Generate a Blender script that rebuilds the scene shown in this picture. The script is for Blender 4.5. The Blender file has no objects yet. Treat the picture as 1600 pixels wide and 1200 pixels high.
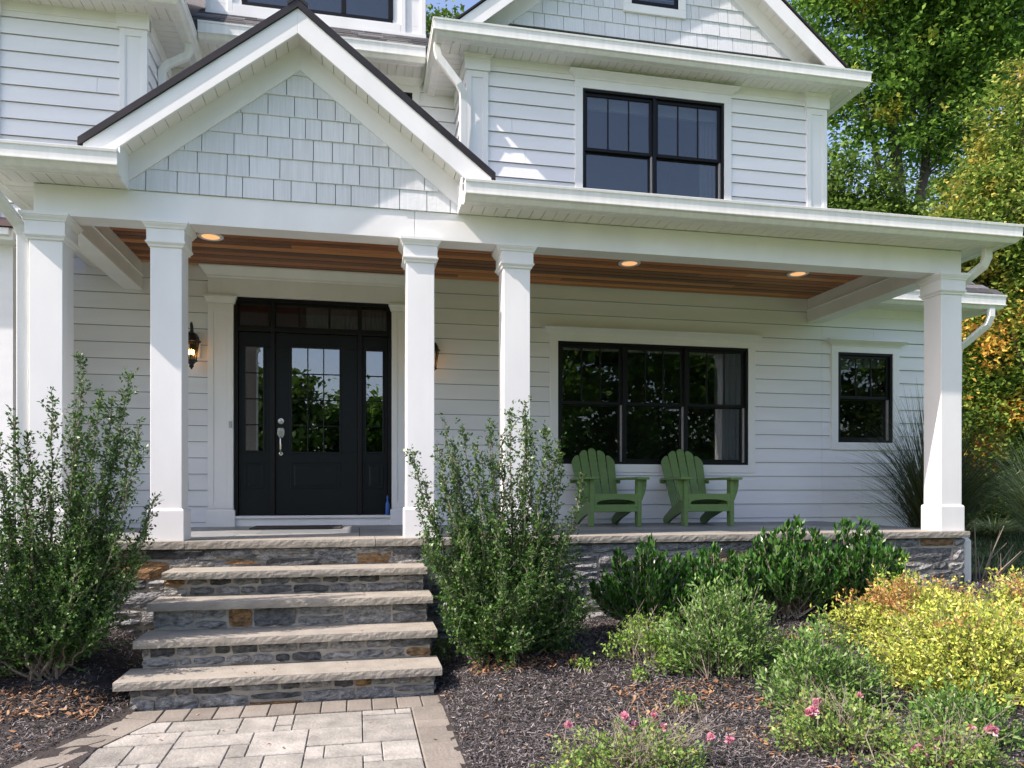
import bpy, bmesh, math, random
import numpy as np
from mathutils import Vector, Matrix

R = math.radians
scene = bpy.context.scene
C = scene.collection
random.seed(7)
rng = np.random.default_rng(7)

# ------------------------------------------------------------------ camera, sky, sun, exposure
cd = bpy.data.cameras.new('camera'); cam = bpy.data.objects.new('camera', cd); C.objects.link(cam)
cam.location = (0, 0, 1.35)
cam.rotation_euler = (R(90), 0, -0.2020)
cd.sensor_width = 36.0
cd.lens = 1177.5 / 1600 * 36
cd.shift_y = 164.3 / 1600
cd.clip_end = 2000
scene.camera = cam

SUN_DIR = Vector((-4.0, -1.0, 4.1)).normalized()       # towards the sun
elev = math.asin(SUN_DIR.z)
world = bpy.data.worlds.new('World'); scene.world = world
world.use_nodes = True
wn = world.node_tree.nodes; wl = world.node_tree.links
bg = wn['Background']; bg.inputs[1].default_value = 0.15
sky = wn.new('ShaderNodeTexSky'); sky.sky_type = 'NISHITA'; sky.sun_disc = False
sky.sun_elevation = elev; sky.air_density = 1.0; sky.dust_density = 1.8; sky.ozone_density = 1.6
sky.sun_rotation = math.atan2(SUN_DIR.x, SUN_DIR.y)
wl.new(sky.outputs[0], bg.inputs[0])
sd = bpy.data.lights.new('sun', 'SUN'); so = bpy.data.objects.new('sun', sd); C.objects.link(so)
sd.energy = 3.6; sd.angle = R(0.5); sd.color = (1.0, 0.955, 0.88)
so.location = (-20, -6, 24)
so.rotation_euler = (-SUN_DIR).to_track_quat('-Z', 'Y').to_euler()
scene.view_settings.view_transform = 'Standard'
scene.view_settings.look = 'None'
scene.view_settings.gamma = 1
scene.view_settings.exposure = 1.05
scene.view_settings.use_white_balance = True            # the camera's white balance
scene.view_settings.white_balance_temperature = 6850
scene.view_settings.white_balance_tint = 19
scene.cycles.max_bounces = 10
scene.cycles.diffuse_bounces = 5
scene.cycles.transparent_max_bounces = 24
scene.cycles.use_denoising = True

# ------------------------------------------------------------------ materials
def nmat(name):
    m = bpy.data.materials.new(name); m.use_nodes = True
    nt = m.node_tree
    return m, nt, nt.nodes, nt.links, nt.nodes['Principled BSDF']

def ramp(n, stops):
    r = n.new('ShaderNodeValToRGB')
    el = r.color_ramp.elements
    while len(el) < len(stops): el.new(0.5)
    for e, (p, c) in zip(el, stops):
        e.position = p; e.color = (*c, 1)
    return r

def paint(name, col, rough=0.45, var=0.06, scale=3.0, bump=0.0, bscale=60, stretch=None, spec=0.5, metal=0.0, island=0.0):
    """paint or plain surface with faint weathering"""
    m, nt, n, l, b = nmat(name)
    tc = n.new('ShaderNodeTexCoord'); mp = n.new('ShaderNodeMapping')
    if stretch: mp.inputs['Scale'].default_value = stretch
    l.new(tc.outputs['Object'], mp.inputs[0])
    nz = n.new('ShaderNodeTexNoise'); nz.inputs['Scale'].default_value = scale; nz.inputs['Detail'].default_value = 6
    l.new(mp.outputs[0], nz.inputs['Vector'])
    lo = tuple(c * (1 - var) for c in col); hi = tuple(min(1, c * (1 + var)) for c in col)
    r = ramp(n, [(0.3, lo), (0.7, hi)]); l.new(nz.outputs['Fac'], r.inputs[0])
    out = r.outputs[0]
    if island:
        g = n.new('ShaderNodeNewGeometry')
        mr = n.new('ShaderNodeMapRange'); mr.inputs[3].default_value = 1 - island; mr.inputs[4].default_value = 1 + island
        l.new(g.outputs['Random Per Island'], mr.inputs[0])
        mx = n.new('ShaderNodeMix'); mx.data_type = 'RGBA'; mx.blend_type = 'MULTIPLY'; mx.inputs[0].default_value = 1
        l.new(out, mx.inputs[6]); l.new(mr.outputs[0], mx.inputs[7]); out = mx.outputs[2]
    l.new(out, b.inputs['Base Color'])
    b.inputs['Roughness'].default_value = rough
    b.inputs['Specular IOR Level'].default_value = spec
    b.inputs['Metallic'].default_value = metal
    if bump:
        n2 = n.new('ShaderNodeTexNoise'); n2.inputs['Scale'].default_value = bscale; n2.inputs['Detail'].default_value = 8
        l.new(tc.outputs['Object'], n2.inputs['Vector'])
        bp = n.new('ShaderNodeBump'); bp.inputs['Strength'].default_value = bump; bp.inputs['Distance'].default_value = 0.01
        l.new(n2.outputs['Fac'], bp.inputs['Height']); l.new(bp.outputs[0], b.inputs['Normal'])
    return m

def islands(name, stops, rough=0.7, nscale=8, nmix=0.35, bump=0.4, bscale=25, dark=(0.5, 1.25), spec=0.4, stretch=(1, 1, 1), coat=0.0):
    """each loose piece takes its own colour from the ramp, broken up by noise"""
    m, nt, n, l, b = nmat(name)
    g = n.new('ShaderNodeNewGeometry'); tc = n.new('ShaderNodeTexCoord')
    mp = n.new('ShaderNodeMapping'); mp.inputs['Scale'].default_value = stretch
    l.new(tc.outputs['Object'], mp.inputs[0])
    r = ramp(n, stops); r.color_ramp.interpolation = 'LINEAR'
    l.new(g.outputs['Random Per Island'], r.inputs[0])
    nz = n.new('ShaderNodeTexNoise'); nz.inputs['Scale'].default_value = nscale; nz.inputs['Detail'].default_value = 8; nz.inputs['Roughness'].default_value = 0.65
    l.new(mp.outputs[0], nz.inputs['Vector'])
    mr = n.new('ShaderNodeMapRange'); mr.inputs[1].default_value = 0.3; mr.inputs[2].default_value = 0.7
    mr.inputs[3].default_value = dark[0]; mr.inputs[4].default_value = dark[1]
    l.new(nz.outputs['Fac'], mr.inputs[0])
    mx = n.new('ShaderNodeMix'); mx.data_type = 'RGBA'; mx.blend_type = 'MULTIPLY'; mx.inputs[0].default_value = nmix
    l.new(r.outputs[0], mx.inputs[6]); l.new(mr.outputs[0], mx.inputs[7])
    l.new(mx.outputs[2], b.inputs['Base Color'])
    b.inputs['Roughness'].default_value = rough
    b.inputs['Specular IOR Level'].default_value = spec
    if coat: b.inputs['Coat Weight'].default_value = coat
    if bump:
        n2 = n.new('ShaderNodeTexNoise'); n2.inputs['Scale'].default_value = bscale; n2.inputs['Detail'].default_value = 9
        l.new(mp.outputs[0], n2.inputs['Vector'])
        bp = n.new('ShaderNodeBump'); bp.inputs['Strength'].default_value = bump; bp.inputs['Distance'].default_value = 0.02
        l.new(n2.outputs['Fac'], bp.inputs['Height']); l.new(bp.outputs[0], b.inputs['Normal'])
    return m

def leafmat(name, stops, accent=None, acc=(0.55, 0.7), ascale=1.5, rough=0.42, trans=0.3, spec=0.4):
    """foliage: colour per leaf, optional patches of an accent colour"""
    m, nt, n, l, b = nmat(name)
    g = n.new('ShaderNodeNewGeometry')
    r = ramp(n, stops); l.new(g.outputs['Random Per Island'], r.inputs[0])
    col = r.outputs[0]
    if accent:
        tc = n.new('ShaderNodeTexCoord')
        nz = n.new('ShaderNodeTexNoise'); nz.inputs['Scale'].default_value = ascale; nz.inputs['Detail'].default_value = 3
        l.new(tc.outputs['Object'], nz.inputs['Vector'])
        mr = n.new('ShaderNodeMapRange'); mr.inputs[1].default_value = acc[0]; mr.inputs[2].default_value = acc[1]
        l.new(nz.outputs['Fac'], mr.inputs[0])
        ra = ramp(n, accent); l.new(g.outputs['Random Per Island'], ra.inputs[0])
        mx = n.new('ShaderNodeMix'); mx.data_type = 'RGBA'
        l.new(mr.outputs[0], mx.inputs[0]); l.new(col, mx.inputs[6]); l.new(ra.outputs[0], mx.inputs[7])
        col = mx.outputs[2]
    l.new(col, b.inputs['Base Color'])
    b.inputs['Roughness'].default_value = rough
    b.inputs['Specular IOR Level'].default_value = spec
    t = n.new('ShaderNodeBsdfTranslucent'); l.new(col, t.inputs[0])
    ms = n.new('ShaderNodeMixShader'); ms.inputs[0].default_value = trans
    l.new(b.outputs[0], ms.inputs[1]); l.new(t.outputs[0], ms.inputs[2])
    l.new(ms.outputs[0], n['Material Output'].inputs[0])
    return m

def glassmat(name, tint=(0.72, 0.76, 0.78), ior=1.8, wave=0.0):
    m, nt, n, l, b = nmat(name)
    n.remove(b)
    g = n.new('ShaderNodeNewGeometry'); dt = n.new('ShaderNodeVectorMath'); dt.operation = 'DOT_PRODUCT'
    l.new(g.outputs['Incoming'], dt.inputs[0]); l.new(g.outputs['Normal'], dt.inputs[1])
    def mth(op, a, b_=None):
        q = n.new('ShaderNodeMath'); q.operation = op
        for i_, v_ in enumerate((a, b_)):
            if v_ is None: continue
            if isinstance(v_, (int, float)): q.inputs[i_].default_value = v_
            else: l.new(v_, q.inputs[i_])
        return q.outputs[0]
    f0 = ((ior - 1) / (ior + 1)) ** 2
    p5 = mth('POWER', mth('SUBTRACT', 1.0, mth('ABSOLUTE', dt.outputs['Value'])), 5.0)
    fac = mth('ADD', mth('MULTIPLY', p5, 1 - f0), f0)
    tr = n.new('ShaderNodeBsdfTransparent'); tr.inputs[0].default_value = (*tint, 1)
    gl = n.new('ShaderNodeBsdfGlossy'); gl.inputs['Roughness'].default_value = 0.0
    if wave:
        tc = n.new('ShaderNodeTexCoord'); nz = n.new('ShaderNodeTexNoise'); nz.inputs['Scale'].default_value = 2.2
        l.new(tc.outputs['Object'], nz.inputs['Vector'])
        bp = n.new('ShaderNodeBump'); bp.inputs['Strength'].default_value = wave; bp.inputs['Distance'].default_value = 0.01
        l.new(nz.outputs['Fac'], bp.inputs['Height']); l.new(bp.outputs[0], gl.inputs['Normal'])
    ms = n.new('ShaderNodeMixShader')
    l.new(fac, ms.inputs[0]); l.new(tr.outputs[0], ms.inputs[1]); l.new(gl.outputs[0], ms.inputs[2])
    l.new(ms.outputs[0], n['Material Output'].inputs[0])
    return m

def glow(name, col, s):
    m, nt, n, l, b = nmat(name)
    b.inputs['Base Color'].default_value = (*col, 1)
    b.inputs['Emission Color'].default_value = (*col, 1); b.inputs['Emission Strength'].default_value = s
    return m

MT = dict(
    trim=paint('white_trim_paint', (0.80, 0.80, 0.79), 0.42, 0.045, 3.5, bump=0.04, bscale=25, stretch=(1, 1, 0.35)),
    siding=paint('white_clapboard_paint', (0.80, 0.805, 0.815), 0.5, 0.035, 2.5, bump=0.05, bscale=40, stretch=(0.5, 1, 3), island=0.02),
    backing=paint('shadow_gap_backing', (0.10, 0.10, 0.105), 0.9, 0.1),  # dark colour puts shadow lines into the gaps between boards
    shake=paint('pale_grey_shake_paint', (0.66, 0.685, 0.70), 0.6, 0.07, 14.0, bump=0.25, bscale=40, stretch=(5, 1, 0.25), island=0.05),
    gutter=paint('white_aluminium', (0.76, 0.765, 0.73), 0.35, 0.06, 5.0, stretch=(4, 4, 0.4)),
    soffit=paint('white_vinyl', (0.76, 0.75, 0.71), 0.5, 0.04, 2.0),
    black=paint('black_window_frame', (0.006, 0.0065, 0.007), 0.4, 0.1, spec=0.25),
    door=paint('black_door_paint', (0.0065, 0.009, 0.010), 0.4, 0.12, 4.0, spec=0.22),
    glass=glassmat('window_glass', wave=0.04),
    skyglass=glassmat('upstairs_glass', ior=1.95, wave=0.02),
    doorglass=glassmat('door_glass', ior=2.6, wave=0.05),
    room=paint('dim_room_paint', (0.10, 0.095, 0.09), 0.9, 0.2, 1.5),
    curtain=paint('curtain_fabric', (0.30, 0.30, 0.295), 0.9, 0.08, 3.0),
    jamb=paint('grey_jamb_liner', (0.35, 0.35, 0.36), 0.5, 0.05),
    drip=paint('dark_brown_metal_edge', (0.028, 0.022, 0.020), 0.4, 0.25, 6.0, metal=0.3),
    copper=paint('brown_standing_seam_metal', (0.16, 0.10, 0.085), 0.35, 0.15, 2.0, metal=0.5),
    shingle=islands('grey_asphalt_shingles', [(0, (0.035, 0.036, 0.04)), (0.5, (0.085, 0.086, 0.088)), (1, (0.15, 0.15, 0.15))], 0.9, 30, 0.5, 0.5, 80),
    wood=islands('cedar_ceiling_boards', [(0, (0.12, 0.032, 0.008)), (0.3, (0.30, 0.090, 0.022)), (0.75, (0.56, 0.19, 0.050)), (1, (0.72, 0.32, 0.10))], 0.38, 5.0, 0.85, 0.15, 30, (0.45, 1.4), 0.4, (0.5, 22, 22), coat=0.15),
    stone=islands('split_fieldstone', [(0, (0.06, 0.062, 0.064)), (0.3, (0.135, 0.14, 0.142)), (0.55, (0.28, 0.275, 0.26)), (0.8, (0.17, 0.178, 0.19)), (0.93, (0.24, 0.225, 0.20)), (0.945, (0.20, 0.13, 0.07)), (1, (0.28, 0.155, 0.065))], 0.75, 20, 0.95, 1.0, 38, (0.2, 1.8), stretch=(1, 1, 1.7)),
    mortar=paint('sand_mortar', (0.37, 0.34, 0.29), 0.95, 0.2, 12, bump=0.6, bscale=60),
    tread=paint('tan_thermal_stone', (0.295, 0.272, 0.228), 0.75, 0.16, 7, bump=0.5, bscale=55, island=0.04),
    blue=islands('bluestone_flags', [(0, (0.20, 0.225, 0.24)), (0.5, (0.27, 0.285, 0.28)), (1, (0.34, 0.345, 0.32))], 0.5, 4, 0.4, 0.15, 30),
    paver=islands('tumbled_pavers', [(0, (0.245, 0.235, 0.205)), (0.5, (0.31, 0.297, 0.262)), (1, (0.37, 0.355, 0.318))], 0.85, 6, 0.9, 0.35, 50, (0.6, 1.25)),
    border=islands('brown_border_pavers', [(0, (0.185, 0.165, 0.137)), (0.5, (0.215, 0.192, 0.16)), (1, (0.248, 0.222, 0.187))], 0.85, 6, 0.6, 0.3, 50, (0.7, 1.2)),
    joint=paint('joint_sand', (0.085, 0.073, 0.060), 0.95, 0.3, 20),
    green=paint('green_poly_lumber', (0.135, 0.235, 0.075), 0.45, 0.08, 6.0, stretch=(1, 1, 6), island=0.06),
    mat=paint('dark_doormat', (0.05, 0.046, 0.04), 0.95, 0.3, 30, bump=0.5, bscale=200),
    chrome=paint('satin_nickel', (0.62, 0.60, 0.56), 0.22, 0.05, metal=1.0),
    iron=paint('black_cast_iron', (0.012, 0.011, 0.011), 0.4, 0.2),
    bulb=glow('candle_bulb', (1.0, 0.50, 0.16), 8.0),
    lampglass=glassmat('lantern_glass', (0.95, 0.88, 0.75), 1.45),
    lens=glow('downlight_lens', (1.0, 0.52, 0.22), 0.42),
    bark=paint('grey_bark', (0.055, 0.046, 0.038), 0.9, 0.35, 6, bump=0.8, bscale=20, stretch=(3, 3, 0.5)),
    twig=paint('shrub_twig', (0.20, 0.17, 0.13), 0.85, 0.25, 10),
    soil=paint('dark_mulch_soil', (0.035, 0.029, 0.026), 1.0, 0.4, 14, bump=1.0, bscale=60),
    chip=islands('shredded_bark', [(0, (0.014, 0.013, 0.013)), (0.35, (0.045, 0.041, 0.041)), (0.7, (0.115, 0.104, 0.104)), (0.92, (0.25, 0.225, 0.215)), (1, (0.40, 0.35, 0.31))], 0.8, 20, 0.3, 0, 10),
    litter=islands('fallen_leaves', [(0, (0.13, 0.06, 0.03)), (0.5, (0.26, 0.125, 0.055)), (1, (0.42, 0.26, 0.14))], 0.8, 20, 0.3, 0, 10),
    lawn=paint('mown_lawn', (0.11, 0.185, 0.05), 0.95, 0.4, 3.0, bump=0.6, bscale=80),
    bottle=paint('blue_plastic', (0.03, 0.12, 0.42), 0.3, 0.05),
    plate=paint('pale_grey_plastic', (0.42, 0.42, 0.42), 0.4, 0.03),
)

# ------------------------------------------------------------------ mesh building
OFF = {}

class MB:
    def __init__(s): s.v = []; s.f = []
    def add(s, vs, fs):
        o = len(s.v); s.v += [tuple(p) for p in vs]; s.f += [tuple(i + o for i in f) for f in fs]
    def box(s, x0, x1, y0, y1, z0, z1):
        if x0 > x1: x0, x1 = x1, x0
        if y0 > y1: y0, y1 = y1, y0
        if z0 > z1: z0, z1 = z1, z0
        s.add([(x0, y0, z0), (x1, y0, z0), (x1, y1, z0), (x0, y1, z0), (x0, y0, z1), (x1, y0, z1), (x1, y1, z1), (x0, y1, z1)],
              [(0, 3, 2, 1), (4, 5, 6, 7), (0, 1, 5, 4), (1, 2, 6, 5), (2, 3, 7, 6), (3, 0, 4, 7)])
        return s
    def prism(s, pts, ax, a, b):
        k = len(pts)
        def P(p, t):
            if ax == 'x': return (t, p[0], p[1])
            if ax == 'y': return (p[0], t, p[1])
            return (p[0], p[1], t)
        s.add([P(p, a) for p in pts] + [P(p, b) for p in pts],
              [tuple(range(k))[::-1], tuple(range(k, 2 * k))] + [(i, (i + 1) % k, k + (i + 1) % k, k + i) for i in range(k)])
        return s
    def loft(s, x0, x1, y0, y1, secs, back=True):
        """stacked rectangles growing by an offset; back=False keeps the rear face flat"""
        vs = []
        for z, o in secs:
            yb = y1 + (o if back else 0)
            vs += [(x0 - o, y0 - o, z), (x1 + o, y0 - o, z), (x1 + o, yb, z), (x0 - o, yb, z)]
        fs = [(3, 2, 1, 0)]
        for k in range(len(secs) - 1):
            b = 4 * k
            fs += [(b + i, b + (i + 1) % 4, b + 4 + (i + 1) % 4, b + 4 + i) for i in range(4)]
        b = 4 * (len(secs) - 1); fs.append((b, b + 1, b + 2, b + 3))
        s.add(vs, fs); return s
    def sweep(s, path, prof):
        """profile (d outward to the right of the path, z) carried along an XY path with mitred corners"""
        n = len(path); k = len(prof); vs = []
        for i, p in enumerate(path):
            p = Vector(p)
            ns = []
            if i > 0: d = (p - Vector(path[i - 1])).normalized(); ns.append(Vector((d.y, -d.x)))
            if i < n - 1: d = (Vector(path[i + 1]) - p).normalized(); ns.append(Vector((d.y, -d.x)))
            m = ns[0] if len(ns) == 1 else (ns[0] + ns[1]) / (1 + ns[0].dot(ns[1]))
            for dd, z in prof: q = p + m * dd; vs.append((q.x, q.y, z))
        fs = [tuple(range(k))[::-1], tuple(range((n - 1) * k, n * k))]
        for i in range(n - 1):
            for j in range(k):
                a = i * k + j; b = i * k + (j + 1) % k
                fs.append((a, b, b + k, a + k))
        s.add(vs, fs); return s
    def tube(s, pts, r, sides=6, rect=None):
        pts = [Vector(p) for p in pts]; n = len(pts)
        rs = r if isinstance(r, (list, tuple)) else [r] * n
        vs = []; up0 = None
        for i, p in enumerate(pts):
            d = (pts[min(i + 1, n - 1)] - pts[max(i - 1, 0)]).normalized()
            if up0 is None:
                up0 = Vector((0, 1, 0)) if abs(d.y) < 0.9 else Vector((1, 0, 0))
            a = d.cross(up0); a.normalize(); b = a.cross(d); b.normalize(); up0 = b
            if rect:
                for sx, sy in ((-1, -1), (1, -1), (1, 1), (-1, 1)): vs.append(p + a * sx * rect[0] / 2 + b * sy * rect[1] / 2)
            else:
                for j in range(sides):
                    t = 2 * math.pi * j / sides; vs.append(p + (a * math.cos(t) + b * math.sin(t)) * rs[i])
        k = 4 if rect else sides
        fs = [tuple(range(k))[::-1], tuple(range((n - 1) * k, n * k))]
        for i in range(n - 1):
            fs += [(i * k + j, i * k + (j + 1) % k, (i + 1) * k + (j + 1) % k, (i + 1) * k + j) for j in range(k)]
        s.add(vs, fs); return s
    def lathe(s, cx, cy, prof, sides=16):
        vs = []
        for r, z in prof:
            for j in range(sides):
                t = 2 * math.pi * j / sides; vs.append((cx + r * math.cos(t), cy + r * math.sin(t), z))
        n = len(prof); k = sides
        fs = [tuple(range(k))[::-1], tuple(range((n - 1) * k, n * k))]
        for i in range(n - 1):
            fs += [(i * k + j, i * k + (j + 1) % k, (i + 1) * k + (j + 1) % k, (i + 1) * k + j) for j in range(k)]
        s.add(vs, fs); return s
    def build(s, name, m, parent=None, bevel=0.0, smooth=False, label=None, recalc=True):
        off = OFF.get(parent.name, Vector((0, 0, 0))) if parent else Vector((0, 0, 0))
        me = bpy.data.meshes.new(name)
        me.from_pydata([(p[0] - off.x, p[1] - off.y, p[2] - off.z) for p in s.v], [], s.f)
        if recalc:
            bm = bmesh.new(); bm.from_mesh(me); bmesh.ops.recalc_face_normals(bm, faces=bm.faces); bm.to_mesh(me); bm.free()
        o = bpy.data.objects.new(name, me); C.objects.link(o)
        me.materials.append(MT[m] if isinstance(m, str) else m)
        if smooth:
            for p in me.polygons: p.use_smooth = True
        if bevel:
            b = o.modifiers.new('bevel', 'BEVEL'); b.width = bevel; b.segments = 2; b.limit_method = 'ANGLE'; b.angle_limit = R(40)
            b.harden_normals = False
        if parent: o.parent = parent; OFF[o.name] = off
        if label: o['label'] = label
        return o

def thing(name, label, cat, loc=(0, 0, 0), group=None):
    o = bpy.data.objects.new(name, None); C.objects.link(o); o.location = loc
    o.empty_display_size = 0.2
    o['label'] = label; o['category'] = cat
    if group: o['group'] = group
    OFF[o.name] = Vector(loc); return o

def tag(o, label, cat, group=None):
    o['label'] = label; o['category'] = cat
    if group: o['group'] = group
    return o

def kind(o, k): o['kind'] = k; return o

def clip_mesh(o, planes):
    bm = bmesh.new(); bm.from_mesh(o.data)
    for co, no in planes:
        geom = bm.verts[:] + bm.edges[:] + bm.faces[:]
        r = bmesh.ops.bisect_plane(bm, geom=geom, plane_co=co, plane_no=no, clear_outer=True)
        ed = [e for e in r['geom_cut'] if isinstance(e, bmesh.types.BMEdge)]
        if ed: bmesh.ops.holes_fill(bm, edges=[e for e in bm.edges if e.is_boundary], sides=12)
    bm.to_mesh(o.data); bm.free()

def cells(x0, x1, z0, z1, opens, extra=()):
    """rectangles of a wall left over around its openings, in horizontal bands"""
    zs = sorted({z0, z1, *[z for o in opens for z in (o[2], o[3]) if z0 < z < z1], *[e for e in extra if z0 < e < z1]})
    out = []
    for a, b in zip(zs[:-1], zs[1:]):
        zm = (a + b) / 2; xs = [(x0, x1)]
        for o in opens:
            if o[2] < zm < o[3]:
                nx = []
                for p, q in xs:
                    if o[1] <= p or o[0] >= q: nx.append((p, q)); continue
                    if o[0] > p: nx.append((p, o[0]))
                    if o[1] < q: nx.append((o[1], q))
                xs = nx
        out += [(p, q, a, b) for p, q in xs]
    return out

W = 8.367           # plane of the main facade
ZREF, PITCH = 1.851, 0.1684
LAP = 0.018

def siding(mb, x0, x1, z0, z1, Y, opens=(), axis='x', sgn=-1):
    """lapped boards; axis 'x' = wall facing -Y at y=Y, axis 'y' = wall running along y at x=Y facing sgn"""
    k0 = math.floor((z0 - ZREF) / PITCH)
    zb = ZREF + k0 * PITCH
    while zb < z1 - 1e-6:
        a, b = max(zb, z0), min(zb + PITCH, z1)
        cut = random.uniform(x0, x1) if random.random() < 0.45 else None
        for p, q, za, zc in cells(x0, x1, a, b, opens):
            def off(z): return LAP * (1 - (z - zb) / PITCH) + 0.002
            segs = [(p, q)]
            if cut and p + 0.3 < cut < q - 0.3: segs = [(p, cut - 0.0012), (cut + 0.0012, q)]
            for u, w in segs:
                lip = 0.004 if abs(za - zb) < 1e-6 and not any(o[3] > za - .02 and o[2] < za and w > o[0] and u < o[1] for o in opens) else 0.0
                zt = zc - (0.008 if abs(zc - zb - PITCH) < 1e-6 and zc < z1 - .01 else 0)
                prof = [(Y + sgn * off(za), za - lip), (Y + sgn * off(zc), zt), (Y - sgn * 0.010, zt), (Y - sgn * 0.012, zt), (Y - sgn * 0.012, za), (Y + sgn * (off(za) - .006), za), (Y + sgn * (off(za) - .0055), za - lip)]
                mb.prism(prof, 'x' if axis == 'x' else 'y', u, w)
        zb += PITCH

GUT_H = 0.16
def gutter_prof(z0, h=GUT_H):
    return [(0.0, z0), (0.066, z0), (0.074, z0 + 0.006), (0.098, z0 + 0.034), (0.116, z0 + 0.042), (0.120, z0 + 0.046), (0.120, z0 + 0.054),
            (0.108, z0 + 0.058), (0.112, z0 + h - 0.026), (0.120, z0 + h - 0.022), (0.122, z0 + h - 0.004), (0.116, z0 + h), (0.0, z0 + h)]

def soffit_strips(mb, x0, x1, y0, y1, z, w=0.1, along='x'):
    t = x0 if along == 'x' else y0
    end = x1 if along == 'x' else y1
    while t < end - 1e-4:
        e = min(t + w - 0.006, end)
        if along == 'x': mb.box(t, e, y0, y1, z, z + 0.012)
        else: mb.box(x0, x1, t, e, z, z + 0.012)
        t += w

# ------------------------------------------------------------------ the ground
def sstep(a, b, t):
    t = np.clip((t - a) / (b - a), 0, 1); return t * t * (3 - 2 * t)

def gz(x, y):
    """height of the ground"""
    x = np.asarray(x, float); y = np.asarray(y, float)
    right = sstep(0.45, 0.9, x) * (sstep(3.9, 6.0, y) * (0.17 + 0.055 * np.clip(x - 0.6, 0, 6)))
    left = sstep(-1.35, -1.75, x) * sstep(4.5, 5.9, y) * 0.31
    far = sstep(6.5, 11, y) * 0.05
    return right + left + far + 0.0

def sheet(name, xs, ys, m, dz=0.0, knd='structure', rough=0.0, mask=None):
    X, Y = np.meshgrid(xs, ys); Z = gz(X, Y) + dz
    if rough: Z = Z + rng.normal(0, rough, Z.shape)
    nx, ny = len(xs), len(ys)
    v = np.stack([X.ravel(), Y.ravel(), Z.ravel()], 1)
    f = []
    for j in range(ny - 1):
        for i in range(nx - 1):
            if mask and not mask((xs[i] + xs[i + 1]) / 2, (ys[j] + ys[j + 1]) / 2): continue
            a = j * nx + i; f.append((a, a + 1, a + nx + 1, a + nx))
    me = bpy.data.meshes.new(name); me.from_pydata(v.tolist(), [], f); me.materials.append(MT[m])
    for p in me.polygons: p.use_smooth = True
    o = bpy.data.objects.new(name, me); C.objects.link(o)
    kind(o, knd); return o

gx = np.concatenate([np.array([-600, -200, -80, -30, -15]), np.arange(-9, 15, 0.5), np.array([16, 20, 30, 60, 200, 600])])
gy = np.concatenate([np.array([-600, -200, -80, -30, -15, -8]), np.arange(-4, 14, 0.5), np.array([15, 20, 30, 60, 200, 600])])
sheet('ground', gx, gy, 'lawn', -0.03)

def bed_mask(x, y):
    if -1.36 < x < 0.5 and y < 6.0 and x > -1.36 - max(0, (4.75 - y)) * 0.46: return False
    return True
sheet('mulch_bed', np.arange(-7, 7.01, 0.07), np.arange(-0.5, 6.6, 0.07), 'soil', 0.0, rough=0.007, mask=bed_mask)

# ------------------------------------------------------------------ the walkway
def inner_left(y): return -1.16 - (4.69 - y) * 0.40
def outer_left(y): return inner_left(y) - 0.235
bm_ = MB()
bm_.prism([(-1.36, 4.99), (0.523, 4.99), (0.523, -3), (outer_left(-3), -3), (outer_left(4.75), 4.83)], 'z', -0.06, -0.012)
kind(bm_.build('path_base', 'joint'), 'structure')
pv = MB()
U = 0.098
occ = set()
X0, Y1 = -4.6, 4.685
NX, NY = int((0.322 - X0) / U), 76
X0 = 0.322 - NX * U
sizes = [(3, 3), (2, 3), (3, 2), (4, 3), (3, 4), (2, 2), (2, 4), (4, 2), (1, 2), (2, 1), (1, 3), (3, 1)]
wts = [4, 4, 4, 3, 2, 3, 2, 3, 1.2, 1.2, .7, .7]
for j in range(NY):
    for i in range(NX):
        if (i, j) in occ: continue
        opts = random.choices(sizes, wts, k=8) + [(1, 1)]
        for a, b in opts:
            if i + a <= NX and all((i + p, j + q) not in occ for p in range(a) for q in range(b)):
                for p in range(a):
                    for q in range(b): occ.add((i + p, j + q))
                g = 0.0022; gy_ = 0.0095
                dz = random.uniform(-0.0015, 0.0015)
                x0, x1, y1, y0 = X0 + i * U + g, X0 + (i + a) * U - g, Y1 - j * U - gy_, Y1 - (j + b) * U + gy_
                pv.loft(x0 + .004, x1 - .004, y0 + .004, y1 - .004, [(-0.05, 0.004), (-0.005 + dz, 0.004), (dz, 0.0)])
                break
po = pv.build('path', 'paver')
d = Vector((0.40, 1.0, 0)).normalized()
clip_mesh(po, [(Vector((inner_left(4.69) + 0.006, 4.69, 0)), Vector((-d.y, d.x, 0)))])
kind(po, 'structure')
bd = MB()
y = 4.70
while y > -3:
    bd.loft(0.331, 0.519, y - 0.133, y - 0.008, [(-0.05, 0.004), (-0.004, 0.004), (0.002, 0.0)]); y -= 0.135
x = -1.15
while x < 0.5:
    x1 = min(x + 0.152, 0.519)
    bd.loft(x + .006, x1 - .004, 4.708, 4.93, [(-0.05, 0.004), (-0.004, 0.004), (0.002, 0.0)]); x += 0.155
# flared left edge
t = 0.0
nrm = Vector((-d.y, d.x, 0)); p0 = Vector((inner_left(4.72), 4.72, 0))
while t < 8:
    a = p0 - d * t; b = p0 - d * (t + 0.285)
    quad = [a + nrm * 0.005, b + nrm * 0.005, b + nrm * 0.215, a + nrm * 0.215]
    bd.prism([(q.x, q.y) for q in quad], 'z', -0.05, 0.002); t += 0.292
bd.prism([(-1.158, 4.735), (-1.158, 4.93), (-1.36, 4.93), (-1.345, 4.82)], 'z', -0.05, 0.002)
kind(bd.build('path_edging', 'border', bevel=0.003), 'structure')
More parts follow.
